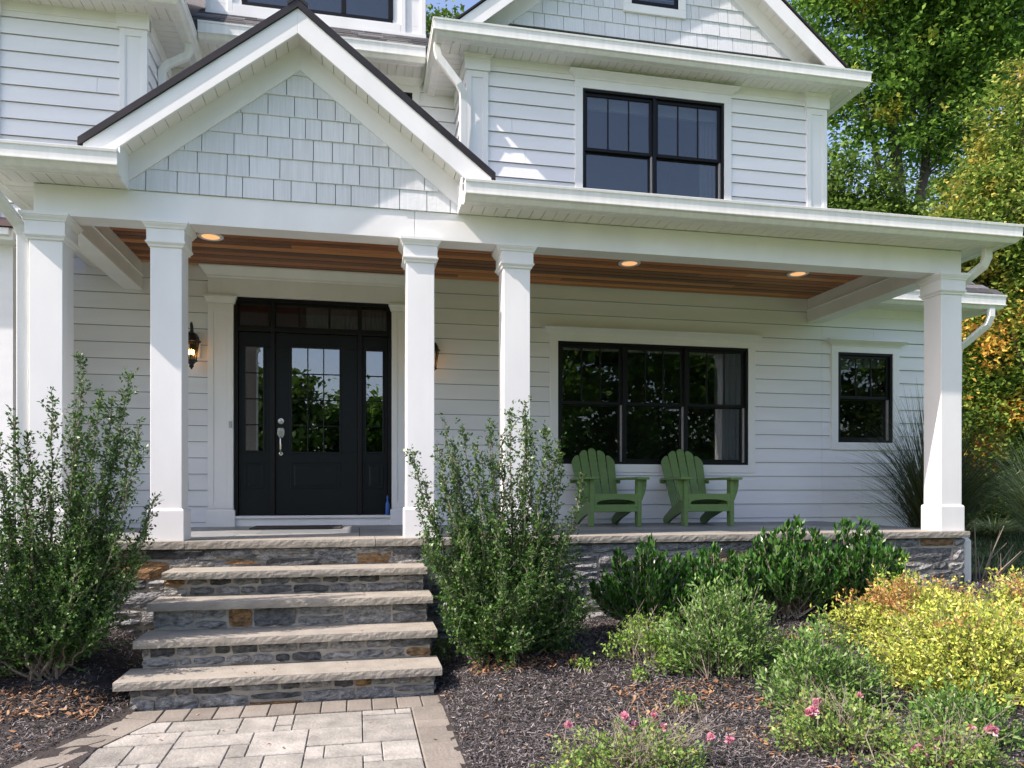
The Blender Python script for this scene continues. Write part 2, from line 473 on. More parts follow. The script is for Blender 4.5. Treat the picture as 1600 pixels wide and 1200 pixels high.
# ------------------------------------------------------------------ stonework helper
def stones(mb, mort, u0, u1, v0, v1, place, rows=0.095, proud=0.014, lw=(0.12, 0.36)):
    """rubble courses on a wall patch; place(u, v, d) -> world point, d = distance out of the mortar"""
    v = v0
    while v < v1 - 0.02:
        h = random.uniform(rows * 0.65, rows * 1.35)
        if v1 - (v + h) < rows * 0.5: h = v1 - v
        u = u0 - random.uniform(0, 0.1)
        while u < u1 - 0.01:
            w = random.uniform(*lw) * (0.75 + h / rows * 0.4)
            a, b = max(u, u0), min(u + w, u1)
            if u1 - b < 0.07: b = u1
            subs = [(v, v + h)]
            if h > rows * 1.05 and random.random() < 0.35:
                c = v + h * random.uniform(0.4, 0.6); subs = [(v, c), (c, v + h)]
            for va, vb in subs:
                g = random.uniform(0.005, 0.010)
                J = lambda s: random.uniform(-s, s)
                n = 4 if (b - a) > 0.13 else 3
                pr = proud * random.uniform(0.6, 1.6)
                us = [a + g + (b - a - 2 * g) * k / n for k in range(n + 1)]
                vs = [va + g, va + (vb - va) * 0.36, va + (vb - va) * 0.68, vb - g]
                G = []
                for r_, vv in enumerate(vs):
                    for c_, uu in enumerate(us):
                        edge = r_ in (0, 3) or c_ in (0, n)
                        du = J(0.006) if c_ not in (0, n) else J(0.003)
                        cor = (r_ in (0, 3)) and (c_ in (0, n))
                        dv = J(0.006)
                        if cor: du += 0.010 * (1 if c_ == 0 else -1) * random.random(); dv += 0.010 * (1 if r_ == 0 else -1) * random.random()
                        G.append((min(max(uu + du, u0), u1), vv + dv, pr * (0.45 if edge else 1.0) + J(0.009)))
                nn = n + 1
                V = [place(*q) for q in G]; F = []
                for r_ in range(3):
                    for c_ in range(n):
                        i = r_ * nn + c_; F.append((i, i + 1, i + nn + 1, i + nn))
                ring = [c_ for c_ in range(nn)] + [r_ * nn + n for r_ in range(1, 4)] + [3 * nn + c_ for c_ in range(n - 1, -1, -1)] + [r_ * nn for r_ in (2, 1)]
                base = len(V)
                V += [place(G[i][0], G[i][1], -0.02) for i in ring]
                m = len(ring)
                F += [(ring[i], base + i, base + (i + 1) % m, ring[(i + 1) % m]) for i in range(m)]
                mb.add(V, F)
            u = b + 0.0
            if b >= u1: break
        v += h

def slab(mb, x0, x1, y0, y1, z0, z1, seg=0.03):
    """stone tread with a split, uneven front and side edge"""
    n = max(2, int((x1 - x0) / seg)); V = []; F = []
    for k in range(n + 1):
        x = x0 + (x1 - x0) * k / n
        j = lambda s: random.uniform(-s, s)
        V += [(x, y1, z0), (x, y0 + 0.003 + j(.0012), z0 + 0.001 + j(.0006)), (x, y0 + j(.0022), z0 + (z1 - z0) * .4 + j(.004)), (x, y0 + j(.0022), z0 + (z1 - z0) * .72 + j(.004)), (x, y0 + 0.002 + j(.0008), z1 - 0.0005), (x, y1, z1)]
    for k in range(n):
        a = k * 6
        F += [(a + i, a + (i + 1) % 6, a + 6 + (i + 1) % 6, a + 6 + i) for i in range(6)]
    F += [(0, 1, 2, 3, 4, 5)[::-1], tuple(n * 6 + i for i in range(6))]
    mb.add(V, F)

# ------------------------------------------------------------------ front steps
FZ = 0.956                                   # porch floor
steps = thing('stone_steps', 'four tan stone steps with rubble risers leading from the path to the front door', 'steps', (-0.44, 5.4, 0))
ST = [(5.75, 0.755, -1.365, 0.520), (5.47, 0.575, -1.395, 0.535), (5.19, 0.380, -1.405, 0.538), (4.905, 0.187, -1.44, 0.540)]
TH = 0.053
tops = [FZ - 0.06] + [s[1] - TH for s in ST]
fronts = [6.10, 5.815, 5.535, 5.255, 4.975]
for k, (yf, zt, xa, xb) in enumerate(ST):
    mb = MB(); slab(mb, xa, xb, yf, fronts[k] + 0.02, zt - TH, zt)
    mb.build('tread', 'tread', steps)
for k in range(5):
    z0 = ST[k][1] if k < 4 else -0.03
    z1 = tops[k]
    yf = fronts[k]
    xa, xb = -1.375, 0.505
    back = fronts[k - 1] if k > 0 else 6.12
    core = MB()
    if k > 0: core.box(xa + 0.012, xb - 0.012, yf + 0.012, back + 0.012, -0.1, z1)
    else: core.box(xa - 0.0, xb + 0.0, yf + 0.013, yf + 0.03, z0, z1)
    core.build('riser_core', 'mortar', steps)
    mb = MB()
    stones(mb, None, xa, xb, z0 + 0.002, z1, lambda u, v, d_, yf=yf: (u, yf + 0.012 - d_, v), rows=0.078, lw=(0.09, 0.27))
    if k > 0:
        stones(mb, None, yf + 0.02, back + 0.0, 0.0, z1, lambda u, v, d_: (0.493 + d_, u, v), rows=0.085)
        stones(mb, None, yf + 0.02, back + 0.0, 0.0, z1, lambda u, v, d_: (-1.363 - d_, u, v), rows=0.085)
    mb.build('riser', 'stone', steps)

# ------------------------------------------------------------------ porch
porch = thing('front_porch', 'white columned front porch with gabled entry roof, cedar ceiling and stone base', 'porch', (1.6, 7.2, 0))
YB = 6.16
XL, XR = -2.345, 5.62
# stone base
core = MB(); core.box(-2.5, 5.60, 6.112, 8.3, -0.1, FZ - 0.07); core.build('base_core', 'mortar', porch)
mb = MB()
stones(mb, None, -2.51, 5.61, 0.0, FZ - 0.062, lambda u, v, d_: (u, 6.112 - d_, v), rows=0.115, proud=0.018, lw=(0.16, 0.42))
stones(mb, None, 6.13, 8.2, 0.3, FZ - 0.062, lambda u, v, d_: (5.60 + d_, u, v), rows=0.115, lw=(0.16, 0.42))
mb.build('stone_base', 'stone', porch)
# floor: nosing slabs along the edge, flags behind
mb = MB()
x = -2.53
for w in (1.25, 1.42, 1.37, 1.45, 1.36, 1.31):
    slab(mb, x, min(x + w - 0.004, 5.63), 6.06, 6.40, FZ - 0.06, FZ); x += w
mb.build('edge_slab', 'tread', porch)
mb = MB(); mb.box(-2.53, 5.62, 6.402, W - 0.02, FZ - 0.05, FZ - 0.012); mb.build('floor_bed', 'joint', porch)
mb = MB()
y = 6.405
while y < W - 0.02:
    hgt = random.choice((0.3, 0.45, 0.6)); y1 = min(y + hgt, W - 0.02)
    x = -2.53
    while x < 5.62:
        w = random.choice((0.45, 0.6, 0.75, 0.9)); x1 = min(x + w, 5.62)
        mb.box(x, x1 - 0.006, y, y1 - 0.006, FZ - 0.04, FZ - 0.002 + random.uniform(-.0008, .0008)); x += w
    y += hgt
mb.build('floor_flags', 'blue', porch)
# columns
for cx, lab in ((-2.255, 1), (-1.427, 2), (0.50, 3), (1.30, 4), (5.495, 5)):
    h = 0.1125; y0, y1 = 6.14, 6.365
    x0, x1 = cx - h, cx + h
    mb = MB(); mb.box(x0, x1, y0, y1, FZ + 0.2, 3.24)
    col = mb.build('column', 'trim', porch, bevel=0.004)
    mb = MB(); mb.loft(x0, x1, y0, y1, [(FZ, 0.016), (FZ + 0.228, 0.016), (FZ + 0.24, 0.012), (FZ + 0.245, 0.002)])
    mb.build('base', 'trim', col, bevel=0.002)
    mb = MB(); mb.loft(x0, x1, y0, y1, [(3.185, 0.002), (3.19, 0.012), (3.202, 0.015), (3.218, 0.030), (3.228, 0.031), (3.229, 0.022), (3.322, 0.022), (3.324, 0.030), (3.335, 0.033), (3.352, 0.046), (3.360, 0.048), (3.362, 0.053), (3.3835, 0.053)])
    mb.build('capital', 'trim', col)
BZ0, BZ1 = 3.385, 3.612
mb = MB()
mb.box(XL + 0.0, 0.454, YB, 6.36, BZ0, BZ1); mb.box(0.457, XR, YB, 6.36, BZ0, BZ1)
mb.box(XL, -2.165, 6.36, W - 0.02, BZ0 + 0.01, 3.545); mb.box(XL, -2.170, 6.36, W - 0.02, 3.545, 3.70)
mb.box(5.41, XR, 6.36, W - 0.02, BZ0 + 0.01, 3.545); mb.box(5.415, XR, 6.36, W - 0.02, 3.545, 3.70)
mb.box(-2.165, 5.41, 6.362, 6.375, BZ1 - 0.06, 3.70)
mb.build('beam', 'trim', porch, bevel=0.003)
for xx, s_ in ((-2.165, 1), (5.41, -1)):
    mb = MB(); mb.prism([(xx - s_ * 0.005, 3.535), (xx + s_ * 0.016, 3.54), (xx + s_ * 0.012, 3.555), (xx - s_ * 0.005, 3.562)], 'y', 6.376, W - 0.02)
    mb.build('beam_moulding', 'trim', porch)
# cedar ceiling
mb = MB(); y = 6.377
while y < W - 0.03:
    x = -2.165 - random.uniform(0, 2)
    while x < 5.41:
        w = random.uniform(2.6, 5.2); a, b = max(x, -2.165), min(x + w, 5.41)
        if b > a:
            y1 = min(y + 0.110, W - 0.026)
            mb.prism([(y + .001, 3.70), (y + .001, 3.687), (y + 0.008, 3.680), (y1 - 0.012, 3.680), (y1 - 0.004, 3.690), (y1 - .001, 3.70)], 'x', a, b - 0.001)
        x += w
    y += 0.111
mb.build('ceiling', 'wood', porch)
# eaves, fascia, gutters
YF, XE0, XE1 = 5.92, -2.59, 5.845
for args, al in (((XE0, -1.69, YF + 0.02, YB), 'x'), ((0.805, XE1, YF + 0.02, YB), 'x'), ((XR, XE1, YB + 0.002, W - 0.02), 'y'), ((XE0, XL, YB + 0.002, W - 0.02), 'y')):
    mb = MB(); soffit_strips(mb, *args, BZ1 + 0.003, along=al); mb.box(*args, BZ1 + .0148, BZ1 + .02); mb.build('soffit', 'soffit', porch)
mb = MB()
fp = [(0.0, BZ1 - 0.008), (0.0, BZ1 + 0.16), (-0.02, BZ1 + 0.16), (-0.02, BZ1 - 0.008)]
mb.sweep([(XE0, W), (XE0, YF), (-1.69, YF)], fp); mb.sweep([(0.805, YF), (XE1, YF), (XE1, W)], fp)
mb.box(-1.702, -1.688, YF + 0.001, YB, BZ1 - 0.006, 3.86); mb.box(0.802, 0.816, YF + 0.001, YB, BZ1 - 0.006, 3.82)
mb.build('fascia', 'trim', porch)
gpz = BZ1 - 0.006
mb = MB(); mb.sweep([(XE0 - .001, W), (XE0 - .001, YF - .001), (-1.675, YF - .001)], gutter_prof(gpz)); mb.build('gutter', 'gutter', porch)
mb = MB(); mb.sweep([(0.82, YF - .001), (XE1 + .001, YF - .001), (XE1 + .001, W)], gutter_prof(gpz)); mb.build('gutter', 'gutter', porch)
# low roof behind the gutters
def slope_pts(x0, x1, y0, z0, y1, z1): return [(x0, y0, z0), (x1, y0, z0), (x1, y1, z1), (x0, y1, z1)]
def roof_slab(mb, pts, t):
    n = len(pts); mb.add(list(pts) + [(p[0], p[1], p[2] - t) for p in pts],
        [tuple(range(n)), tuple(range(n, 2 * n))[::-1]] + [(i, (i + 1) % n, n + (i + 1) % n, n + i) for i in range(n)])
zg = gpz + GUT_H
mb = MB()
def lowz(yy): return zg - .01 + (yy - YF + .03) * 0.86 / (W + .9 - YF + .03)
roof_slab(mb, [(XE0 - .02, YF - .03, zg - .01), (-1.70, YF - .03, zg - .01), (-1.70, W + .01, lowz(W + .01)), (-1.72, W + .01, lowz(W + .01))], 0.05)
roof_slab(mb, [(0.815, YF - .03, zg - .01), (XE1 + .02, YF - .03, zg - .01), (5.0, W + .01, lowz(W + .01)), (0.815, W + .01, lowz(W + .01))], 0.05)
roof_slab(mb, [(-1.698, YB + .06, lowz(YB + .06)), (0.813, YB + .06, lowz(YB + .06)), (0.813, W + .01, lowz(W + .01)), (-1.698, W + .01, lowz(W + .01))], 0.05)
roof_slab(mb, [(XE1 + .025, YF - .02, zg - .012), (XE1 + .025, W, zg - .012), (5.0, W, zg + 0.79)], 0.05)
roof_slab(mb, [(XE0 - .025, W, zg - .012), (XE0 - .025, YF - .02, zg - .012), (-1.8, W, zg + 0.79)], 0.05)
mb.build('low_roof', 'shingle', porch)

# entry gable
GX, SL = -0.444, 0.78
def rake(name, m, y0, y1, ztop, thick, half, parent=porch, x=GX, sl=SL, zcut=None, bev=0.003):
    """pair of sloping boards meeting at a peak (vertical thickness)"""
    for s_ in (-1, 1):
        mb = MB()
        pts = [(x, ztop), (x + s_ * half, ztop - sl * half), (x + s_ * half, ztop - sl * half - thick), (x, ztop - thick)]
        if zcut:
            hb = (ztop - thick - zcut) / sl
            ht = (ztop - zcut) / sl
            if ht < half + 2: pts = [(x, ztop), (x + s_ * ht, zcut), (x + s_ * hb, zcut), (x, ztop - thick)]
        mb.prism(pts if s_ > 0 else pts[::-1], 'y', y0, y1)
        mb.build(name, m, parent, bevel=bev)
rake('rake_board', 'trim', YF, YF + 0.025, 4.997, 0.19, 1.49)
rake('frieze_board', 'trim', YB - 0.022, YB, 4.842, 0.197, 1.5, zcut=BZ1 + 0.001)
for s_ in (-1, 1):
    mb = MB(); t = 0.0
    while t < 1.52:
        a, b = t, min(t + 0.083, 1.52)
        pts = [(GX + s_ * a, 4.835 - SL * a), (GX + s_ * b, 4.835 - SL * b), (GX + s_ * b, 4.847 - SL * b), (GX + s_ * a, 4.847 - SL * a)]
        mb.prism(pts, 'y', YF + 0.025, YB); t += 0.087
    mb.build('rake_soffit', 'soffit', porch)
    mb = MB()
    H_ = 1.52
    pts = [(GX, 4.998), (GX + s_ * H_, 4.998 - SL * H_), (GX + s_ * H_, 5.055 - SL * H_), (GX, 5.055)]
    mb.prism(pts, 'y', YF - 0.017, YF + 0.06); mb.build('drip_edge', 'drip', porch)
    mb = MB()
    pts = [(GX, 4.93), (GX + s_ * H_, 4.93 - SL * H_), (GX + s_ * H_, 5.035 - SL * H_), (GX, 5.035)]
    mb.prism(pts, 'y', YF + 0.061, W); mb.build('gable_roof', 'shingle', porch)
mb = MB(); mb.prism([(GX - 0.075, 5.0), (GX, 5.0585), (GX + 0.075, 5.0), (GX + 0.08, 5.02), (GX, 5.085), (GX - 0.08, 5.02)], 'y', YF - 0.022, W); mb.build('ridge_cap', 'drip', porch)
# shakes in the gable
def shakes(name, parent, Y, x0, x1, z0, z1, pitch, clip, m='shake', wid=(0.11, 0.25)):
    mb = MB(); zb = z0 - 0.004
    while zb < z1:
        x = x0 - random.uniform(0, 0.1)
        while x < x1:
            w = random.uniform(*wid); a, b = x + 0.0028, x + w - 0.0028
            t0 = 0.014 + random.uniform(-.002, .003); dz = random.uniform(-.0015, .0015)
            mb.prism([(Y - t0, zb + dz), (Y - 0.003, zb + pitch + .01), (Y + 0.012, zb + pitch + .01), (Y + 0.012, zb + dz)], 'x', a, b)
            x += w
        zb += pitch
    o = mb.build(name, m, parent)
    off = OFF[o.name]
    clip_mesh(o, [(Vector(c) - off, Vector(n_)) for c, n_ in clip])
    return o
mb = MB(); mb.prism([(GX - 1.6, BZ1), (GX + 1.6, BZ1), (GX, 4.86)], 'y', YB + 0.008, YB + 0.05); mb.build('gable_wall', 'backing', porch)
fb = 4.645
shakes('gable_shakes', porch, YB, GX - 1.35, GX + 1.35, BZ1 + 0.004, 4.7, 0.1655,
       [((GX, YB, fb), (SL, 0, 1)), ((GX, YB, fb), (-SL, 0, 1)), ((0, 0, BZ1 + 0.002), (0, 0, -1))])

# downspouts
def downspout(parent, pts, rect=(0.078, 0.056)):
    mb = MB(); mb.tube(pts, 0, rect=rect)
    # fluted face
    o = mb.build('downspout', 'gutter', parent, bevel=0.006)
    return o
downspout(porch, [(-2.56, 5.90, 3.62), (-2.56, 5.91, 3.55), (-2.545, 5.95, 3.48), (-2.44, 6.15, 3.30), (-2.425, 6.19, 3.22), (-2.425, 6.19, 0.2)])
downspout(porch, [(5.80, 6.05, 3.62), (5.80, 6.05, 3.53), (5.79, 6.08, 3.46), (5.68, 6.26, 3.31), (5.66, 6.29, 3.22), (5.66, 6.29, 1.02), (5.675, 6.27, 0.93), (5.725, 6.22, 0.85), (5.725, 6.22, 0.3)])

# ------------------------------------------------------------------ house
house = thing('house', 'two storey white clapboard house with black windows, gables and white gutters', 'house', (0.8, 9.0, 0))
DO = (-1.275, 0.364, FZ, 3.38)
T3 = (2.246, 4.622, 1.640, 3.050)
SM = (5.836, 6.609, 1.932, 3.051)
UP = (2.541, 4.308, 4.55, 5.976)
RW = (-0.25, 0.655, 5.0, 6.20)
op_low = [DO, T3, SM]; op_up = [UP]
mb = MB()
siding(mb, -4.2, 5.62, FZ - 0.01, 3.70, W, [DO, T3, SM])
siding(mb, 5.622, 7.55, 0.3, 3.60, W, [SM])
siding(mb, 1.19, 5.672, 4.3, 6.19, W, [UP])
siding(mb, -6.2, -2.12, 3.70, 6.19, W)
siding(mb, -2.12, 1.19, 4.3, 6.34, 9.30, [RW])
siding(mb, W, 9.30, 4.3, 6.19, 1.19, axis='y', sgn=-1)
siding(mb, W, 9.30, 4.3, 6.19, -2.12, axis='y', sgn=1)
siding(mb, W, 14, 0.3, 3.60, 7.55, axis='y', sgn=1)
siding(mb, W, 16, 3.7, 6.19, 5.672, axis='y', sgn=1)
mb.build('clapboards', 'siding', house)
mb = MB()
def wallcells(x0, x1, z0, z1, opens, y0, y1):
    for p, q, a, b in cells(x0, x1, z0, z1, opens): mb.box(p, q, y0, y1, a, b)
wallcells(-6.2, 7.54, 0, 3.75, [DO, T3, SM], W + 0.014, W + 0.12)
wallcells(1.21, 5.66, 3.75, 6.6, [UP], W + 0.014, W + 0.12)
wallcells(-6.2, -2.14, 3.75, 6.6, [], W + 0.014, W + 0.12)
wallcells(-2.12, 1.19, 3.75, 6.6, [RW], 9.314, 9.42)
mb.box(1.204, 1.30, W + 0.12, 9.4, 3.75, 6.3); mb.box(-2.24, -2.134, W + 0.12, 9.4, 3.75, 6.3)
mb.box(7.44, 7.538, W + 0.12, 14, 0, 3.7); mb.box(5.56, 5.66, W + 0.12, 16, 3.75, 6.3)
mb.box(-6.2, 7.54, 15.9, 16, 0, 3.7); mb.box(-6.2, 5.66, 15.9, 16, 3.7, 6.4); mb.box(-6.2, -6.1, W + 0.12, 15.9, 0, 6.4)
mb.box(-6.1, 7.44, W + 0.12, 15.9, 3.72, 3.75)
mb.build('wall', 'backing', house)

def crown(mb, x0, x1, y, z, h=0.078, p=0.078):
    mb.loft(x0, x1, y, y + 0.045, [(z, 0.004), (z + h * .12, 0.010), (z + h * .2, 0.012), (z + h * .75, p * .85), (z + h * .8, p), (z + h, p)], back=False)

def window(x0, x1, z0, z1, zm, Y, n, parent=house, casing=0.092, hd=0.075, lites=3, sill=True, label=None, crown_on=True, roomdepth=2.2, curtains=(), valance=False, gm='glass'):
    """double-hung window: casing > frame, pane, jamb liner, room"""
    mb = MB(); yf = Y - 0.030
    c = casing
    mb.box(x0 - c, x0, yf, Y + 0.02, z0, z1); mb.box(x1, x1 + c, yf, Y + 0.02, z0, z1)
    mb.box(x0 - c, x1 + c, yf, Y + 0.02, z1, z1 + hd)
    if sill: mb.box(x0 - c, x1 + c, yf, Y + 0.02, z0 - 0.095, z0)
    if crown_on: crown(mb, x0 - c, x1 + c, yf, z1 + hd)
    w = mb.build('window', 'trim', parent, bevel=0.003, label=label)
    fr = MB(); pn = MB(); jb = MB()
    e = 0.030; ya = Y - 0.018
    fr.box(x0, x0 + e, ya, Y + 0.10, z0, z1); fr.box(x1 - e, x1, ya, Y + 0.10, z0, z1)
    fr.box(x0 + e, x1 - e, ya, Y + 0.10, z1 - e, z1); fr.box(x0 + e, x1 - e, ya, Y + 0.10, z0, z0 + e)
    uw = (x1 - x0 - 2 * e) / n; mu = 0.036
    for k in range(n):
        a = x0 + e + k * uw; b = a + uw
        if k > 0: a += mu / 2; fr.box(a - mu, a, ya + 0.003, Y + 0.10, z0 + e, z1 - e)
        if k < n - 1: b -= mu / 2
        s = 0.036
        # upper sash (outer), lower sash (inner)
        for (za, zb, yy) in ((zm - 0.012, z1 - e, Y + 0.012), (z0 + e, zm + 0.012, Y + 0.048)):
            fr.box(a, a + s, yy, yy + 0.032, za, zb); fr.box(b - s, b, yy, yy + 0.032, za, zb)
            fr.box(a + s, b - s, yy, yy + 0.032, zb - s, zb); fr.box(a + s, b - s, yy, yy + 0.032, za, za + s)
            pn = MB(); pn.box(a + s - .004, b - s + .004, yy + 0.014, yy + 0.019, za + s - .004, zb - s + .004); pn.build('pane', gm, w)
            if yy < Y + 0.03 and lites:
                for q in range(1, lites):
                    xm = a + s + (b - a - 2 * s) * q / lites
                    fr.box(xm - 0.0075, xm + 0.0075, yy + 0.006, yy + 0.0135, za + s, zb - s)
        jb = MB(); jb.box(b - 0.016, b - 0.001, Y + 0.016, Y + 0.0475, z0 + e + .002, zm - 0.014); jb.build('jamb_liner', 'jamb', w)
    fr.build('frame', 'black', w, bevel=0.002)
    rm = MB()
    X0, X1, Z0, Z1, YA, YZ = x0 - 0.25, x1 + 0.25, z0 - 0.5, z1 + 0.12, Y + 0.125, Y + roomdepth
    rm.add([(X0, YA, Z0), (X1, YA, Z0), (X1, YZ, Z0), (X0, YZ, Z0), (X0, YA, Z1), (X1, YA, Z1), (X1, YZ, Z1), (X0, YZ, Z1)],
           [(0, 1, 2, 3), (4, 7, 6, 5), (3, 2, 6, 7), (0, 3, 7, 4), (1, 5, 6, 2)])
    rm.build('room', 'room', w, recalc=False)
    for (ca, cb) in curtains:
        cm = MB(); npt = 40
        V = []; F = []
        for k in range(npt + 1):
            xx = ca + (cb - ca) * k / npt; yy = Y + 0.22 + 0.03 * math.sin(k * 1.25) + 0.01 * math.sin(k * 3.1)
            V += [(xx, yy, z0 - 0.3), (xx, yy, z1)]
        F = [(2 * k, 2 * k + 2, 2 * k + 3, 2 * k + 1) for k in range(npt)]
        cm.add(V, F); cm.build('curtain', 'curtain', w, smooth=True, recalc=False)
    if valance:
        vm = MB(); vm.box(x0 + 0.04, x1 - 0.04, Y + 0.13, Y + 0.16, z1 - 0.16, z1 - 0.02); vm.build('blind', 'curtain', w)
    return w
window(*T3, 2.345, W, 3, label='wide triple black window behind the green chairs', curtains=((4.30, 4.66),))
window(*SM, 2.490, W, 1, label='small single black window at the right end of the porch wall', valance=True)
window(*UP, 5.287, W, 2, label='paired black upstairs window above the porch roof', hd=0.10, valance=True, curtains=((4.10, 4.32),), gm='skyglass')
window(*RW, 5.6, 9.30, 1, hd=0.085, label='upstairs window half hidden behind the entry gable')
mb = MB(); mb.box(UP[0] + 1.15, UP[0] + 1.40, W + 0.2, W + 0.5, 4.4, 4.66)

# corner pilasters upstairs
def pilaster(x0, x1, y, zb, zt, side=None):
    mb = MB()
    mb.box(x0, x1, y - 0.026, y + 0.02, zb, zt)
    m_ = 0.055
    # raised rails round a sunk panel
    yy = y - 0.038
    mb.box(x0 + .001, x0 + m_, yy, y - 0.0255, zb, zt - .001); mb.box(x1 - m_, x1 - .001, yy, y - 0.0255, zb, zt - .001)
    mb.box(x0 + m_, x1 - m_, yy, y - 0.0255, zt - 0.075, zt - .001)
    mb.box(x0 + m_, x0 + m_ + .012, yy + .005, y - 0.0255, zb, zt - 0.075); mb.box(x1 - m_ - .012, x1 - m_, yy + .005, y - 0.0255, zb, zt - 0.075)
    p = mb.build('pilaster', 'trim', house, bevel=0.002)
    mb = MB(); mb.loft(x0, x1, y - 0.038, y + 0.02, [(zt, 0.02), (zt + 0.13, 0.02), (zt + 0.135, 0.028), (zt + 0.155, 0.036), (zt + 0.16, 0.042), (zt + 0.178, 0.042)], back=False)
    mb.build('cap', 'trim', p)
pilaster(1.186, 1.436, W, 4.3, 6.03); pilaster(5.402, 5.676, W, 4.3, 6.03)
pilaster(-2.383, -2.116, W, 3.8, 6.06); pilaster(-3.74, -3.48, W, 3.8, 6.06)
for bx6 in ((1.436, 5.402, W - 0.022, W + .01, 6.115, 6.21), (-3.48, -2.383, W - 0.022, W + .01, 6.115, 6.21), (1.166, 1.192, W - 0.005, 9.28, 6.05, 6.21),
            (-2.122, -2.096, W - 0.005, 9.28, 6.05, 6.21), (-2.09, 1.16, 9.278, 9.3, 6.27, 6.35), (5.622, 7.55, W - 0.022, W, 3.50, 3.61)):
    mb = MB(); mb.box(*bx6); mb.build('frieze', 'trim', house)

# upper eaves
EZ = 6.205
def eave(path, z, depth, parent=house):
    mb = MB(); mb.sweep(path, [(0, z - 0.012), (0, z + GUT_H), (-0.02, z + GUT_H), (-0.02, z - 0.012)]); mb.build('fascia', 'trim', parent)
    mb = MB(); mb.sweep(path, gutter_prof(z - 0.01, 0.175)); return mb.build('gutter', 'gutter', parent)
YU = 8.12
eave([(0.905, 9.4), (0.905, YU), (5.94, YU), (5.94, 12)], EZ, 0)
eave([(-6.5, YU), (-1.85, YU), (-1.85, 9.4)], EZ, 0)
eave([(-1.72, 8.90), (0.775, 8.90)], 6.335, 0)
eave([(5.87, 8.07), (7.80, 8.07), (7.80, 13)], 3.60, 0)
for args, z_, al in (((0.907, 5.94, YU + .02, W), EZ, 'x'), ((0.907, 1.19, W + .003, 9.3), EZ, 'y'), ((5.672, 5.938, W + .003, 12), EZ, 'y'), ((-6.4, -1.852, YU + .02, W), EZ, 'x'), ((-2.12, -1.852, W + .003, 9.3), EZ, 'y'),
                ((-1.848, 0.905, 8.92, 9.3), 6.345, 'x'), ((5.87, 7.798, 8.09, W), 3.605, 'x'), ((7.55, 7.798, W + .003, 13), 3.605, 'y')):
    mb = MB(); soffit_strips(mb, *args, z_, along=al); mb.box(*args, z_ + .0118, z_ + .018); mb.build('soffit', 'soffit', house)
downspout(house, [(0.85, 8.22, 6.21), (0.85, 8.22, 6.13), (0.87, 8.22, 6.06), (1.09, 8.23, 5.80), (1.135, 8.25, 5.73), (1.145, 8.27, 5.65), (1.145, 8.30, 4.4)])
downspout(house, [(-1.80, 8.75, 6.21), (-1.80, 8.75, 6.12), (-1.83, 8.75, 6.06), (-2.02, 8.72, 5.93), (-2.065, 8.72, 5.86), (-2.075, 8.72, 4.4)])
downspout(house, [(7.72, 7.99, 3.60), (7.72, 7.99, 3.50), (7.70, 8.02, 3.40), (7.55, 8.20, 3.20), (7.50, 8.27, 3.12), (7.49, 8.30, 0.4)])
downspout(house, [(5.98, 9.1, 6.2), (5.98, 9.1, 6.1), (5.94, 9.1, 6.02), (5.76, 9.1, 5.85), (5.73, 9.1, 5.75), (5.73, 9.1, 4.2)])

# big gable over the right bay
BX, BS = 3.43, 0.83
ridge = 6.40 + BS * 2.44
mb = MB(); mb.prism([(1.2, 6.37), (5.66, 6.37), (5.66, 6.45), (BX, ridge - 0.15), (1.2, 6.45)], 'y', W + 0.02, W + 0.1)
mb.build('gable_wall', 'backing', house)
GW = (3.133, 3.717, 7.02, 8.0)
shakes('gable_shakes', house, W, 1.3, 5.6, 6.62, 8.2, 0.1655, [((BX, W, ridge - 0.34), (BS, 0, 1)), ((BX, W, ridge - 0.34), (-BS, 0, 1))], wid=(0.1, 0.26))
mb = MB(); c = 0.095
mb.box(GW[0] - c, GW[0], W - 0.034, W + .02, GW[2], GW[3]); mb.box(GW[1], GW[1] + c, W - 0.034, W + .02, GW[2], GW[3]); mb.box(GW[0] - c, GW[1] + c, W - 0.034, W + .02, GW[2] - 0.095, GW[2])
mb.box(GW[0] - c, GW[1] + c, W - 0.034, W + .02, GW[3], GW[3] + .1)
gw = mb.build('window', 'trim', house, bevel=.003, label='small black window in the upper right gable')
mb = MB()
for (a, b, z0, z1) in ((GW[0], GW[0] + .05, GW[2], GW[3]), (GW[1] - .05, GW[1], GW[2], GW[3]), (GW[0] + .05, GW[1] - .05, GW[2], GW[2] + .05), (GW[0] + .05, GW[1] - .05, GW[3] - .05, GW[3])):
    mb.box(a, b, W - 0.028, W + .005, z0, z1)
mb.build('frame', 'black', gw, bevel=.002)
mb = MB(); mb.box(GW[0] + .045, GW[1] - .045, W - 0.0225, W - .0185, GW[2] + .045, GW[3] - .045); mb.build('pane', 'skyglass', gw)
mb = MB(); mb.box(GW[0] + .03, GW[1] - .03, W - 0.016, W + .004, GW[2] + .03, GW[3] - .03); mb.build('room', 'room', gw)
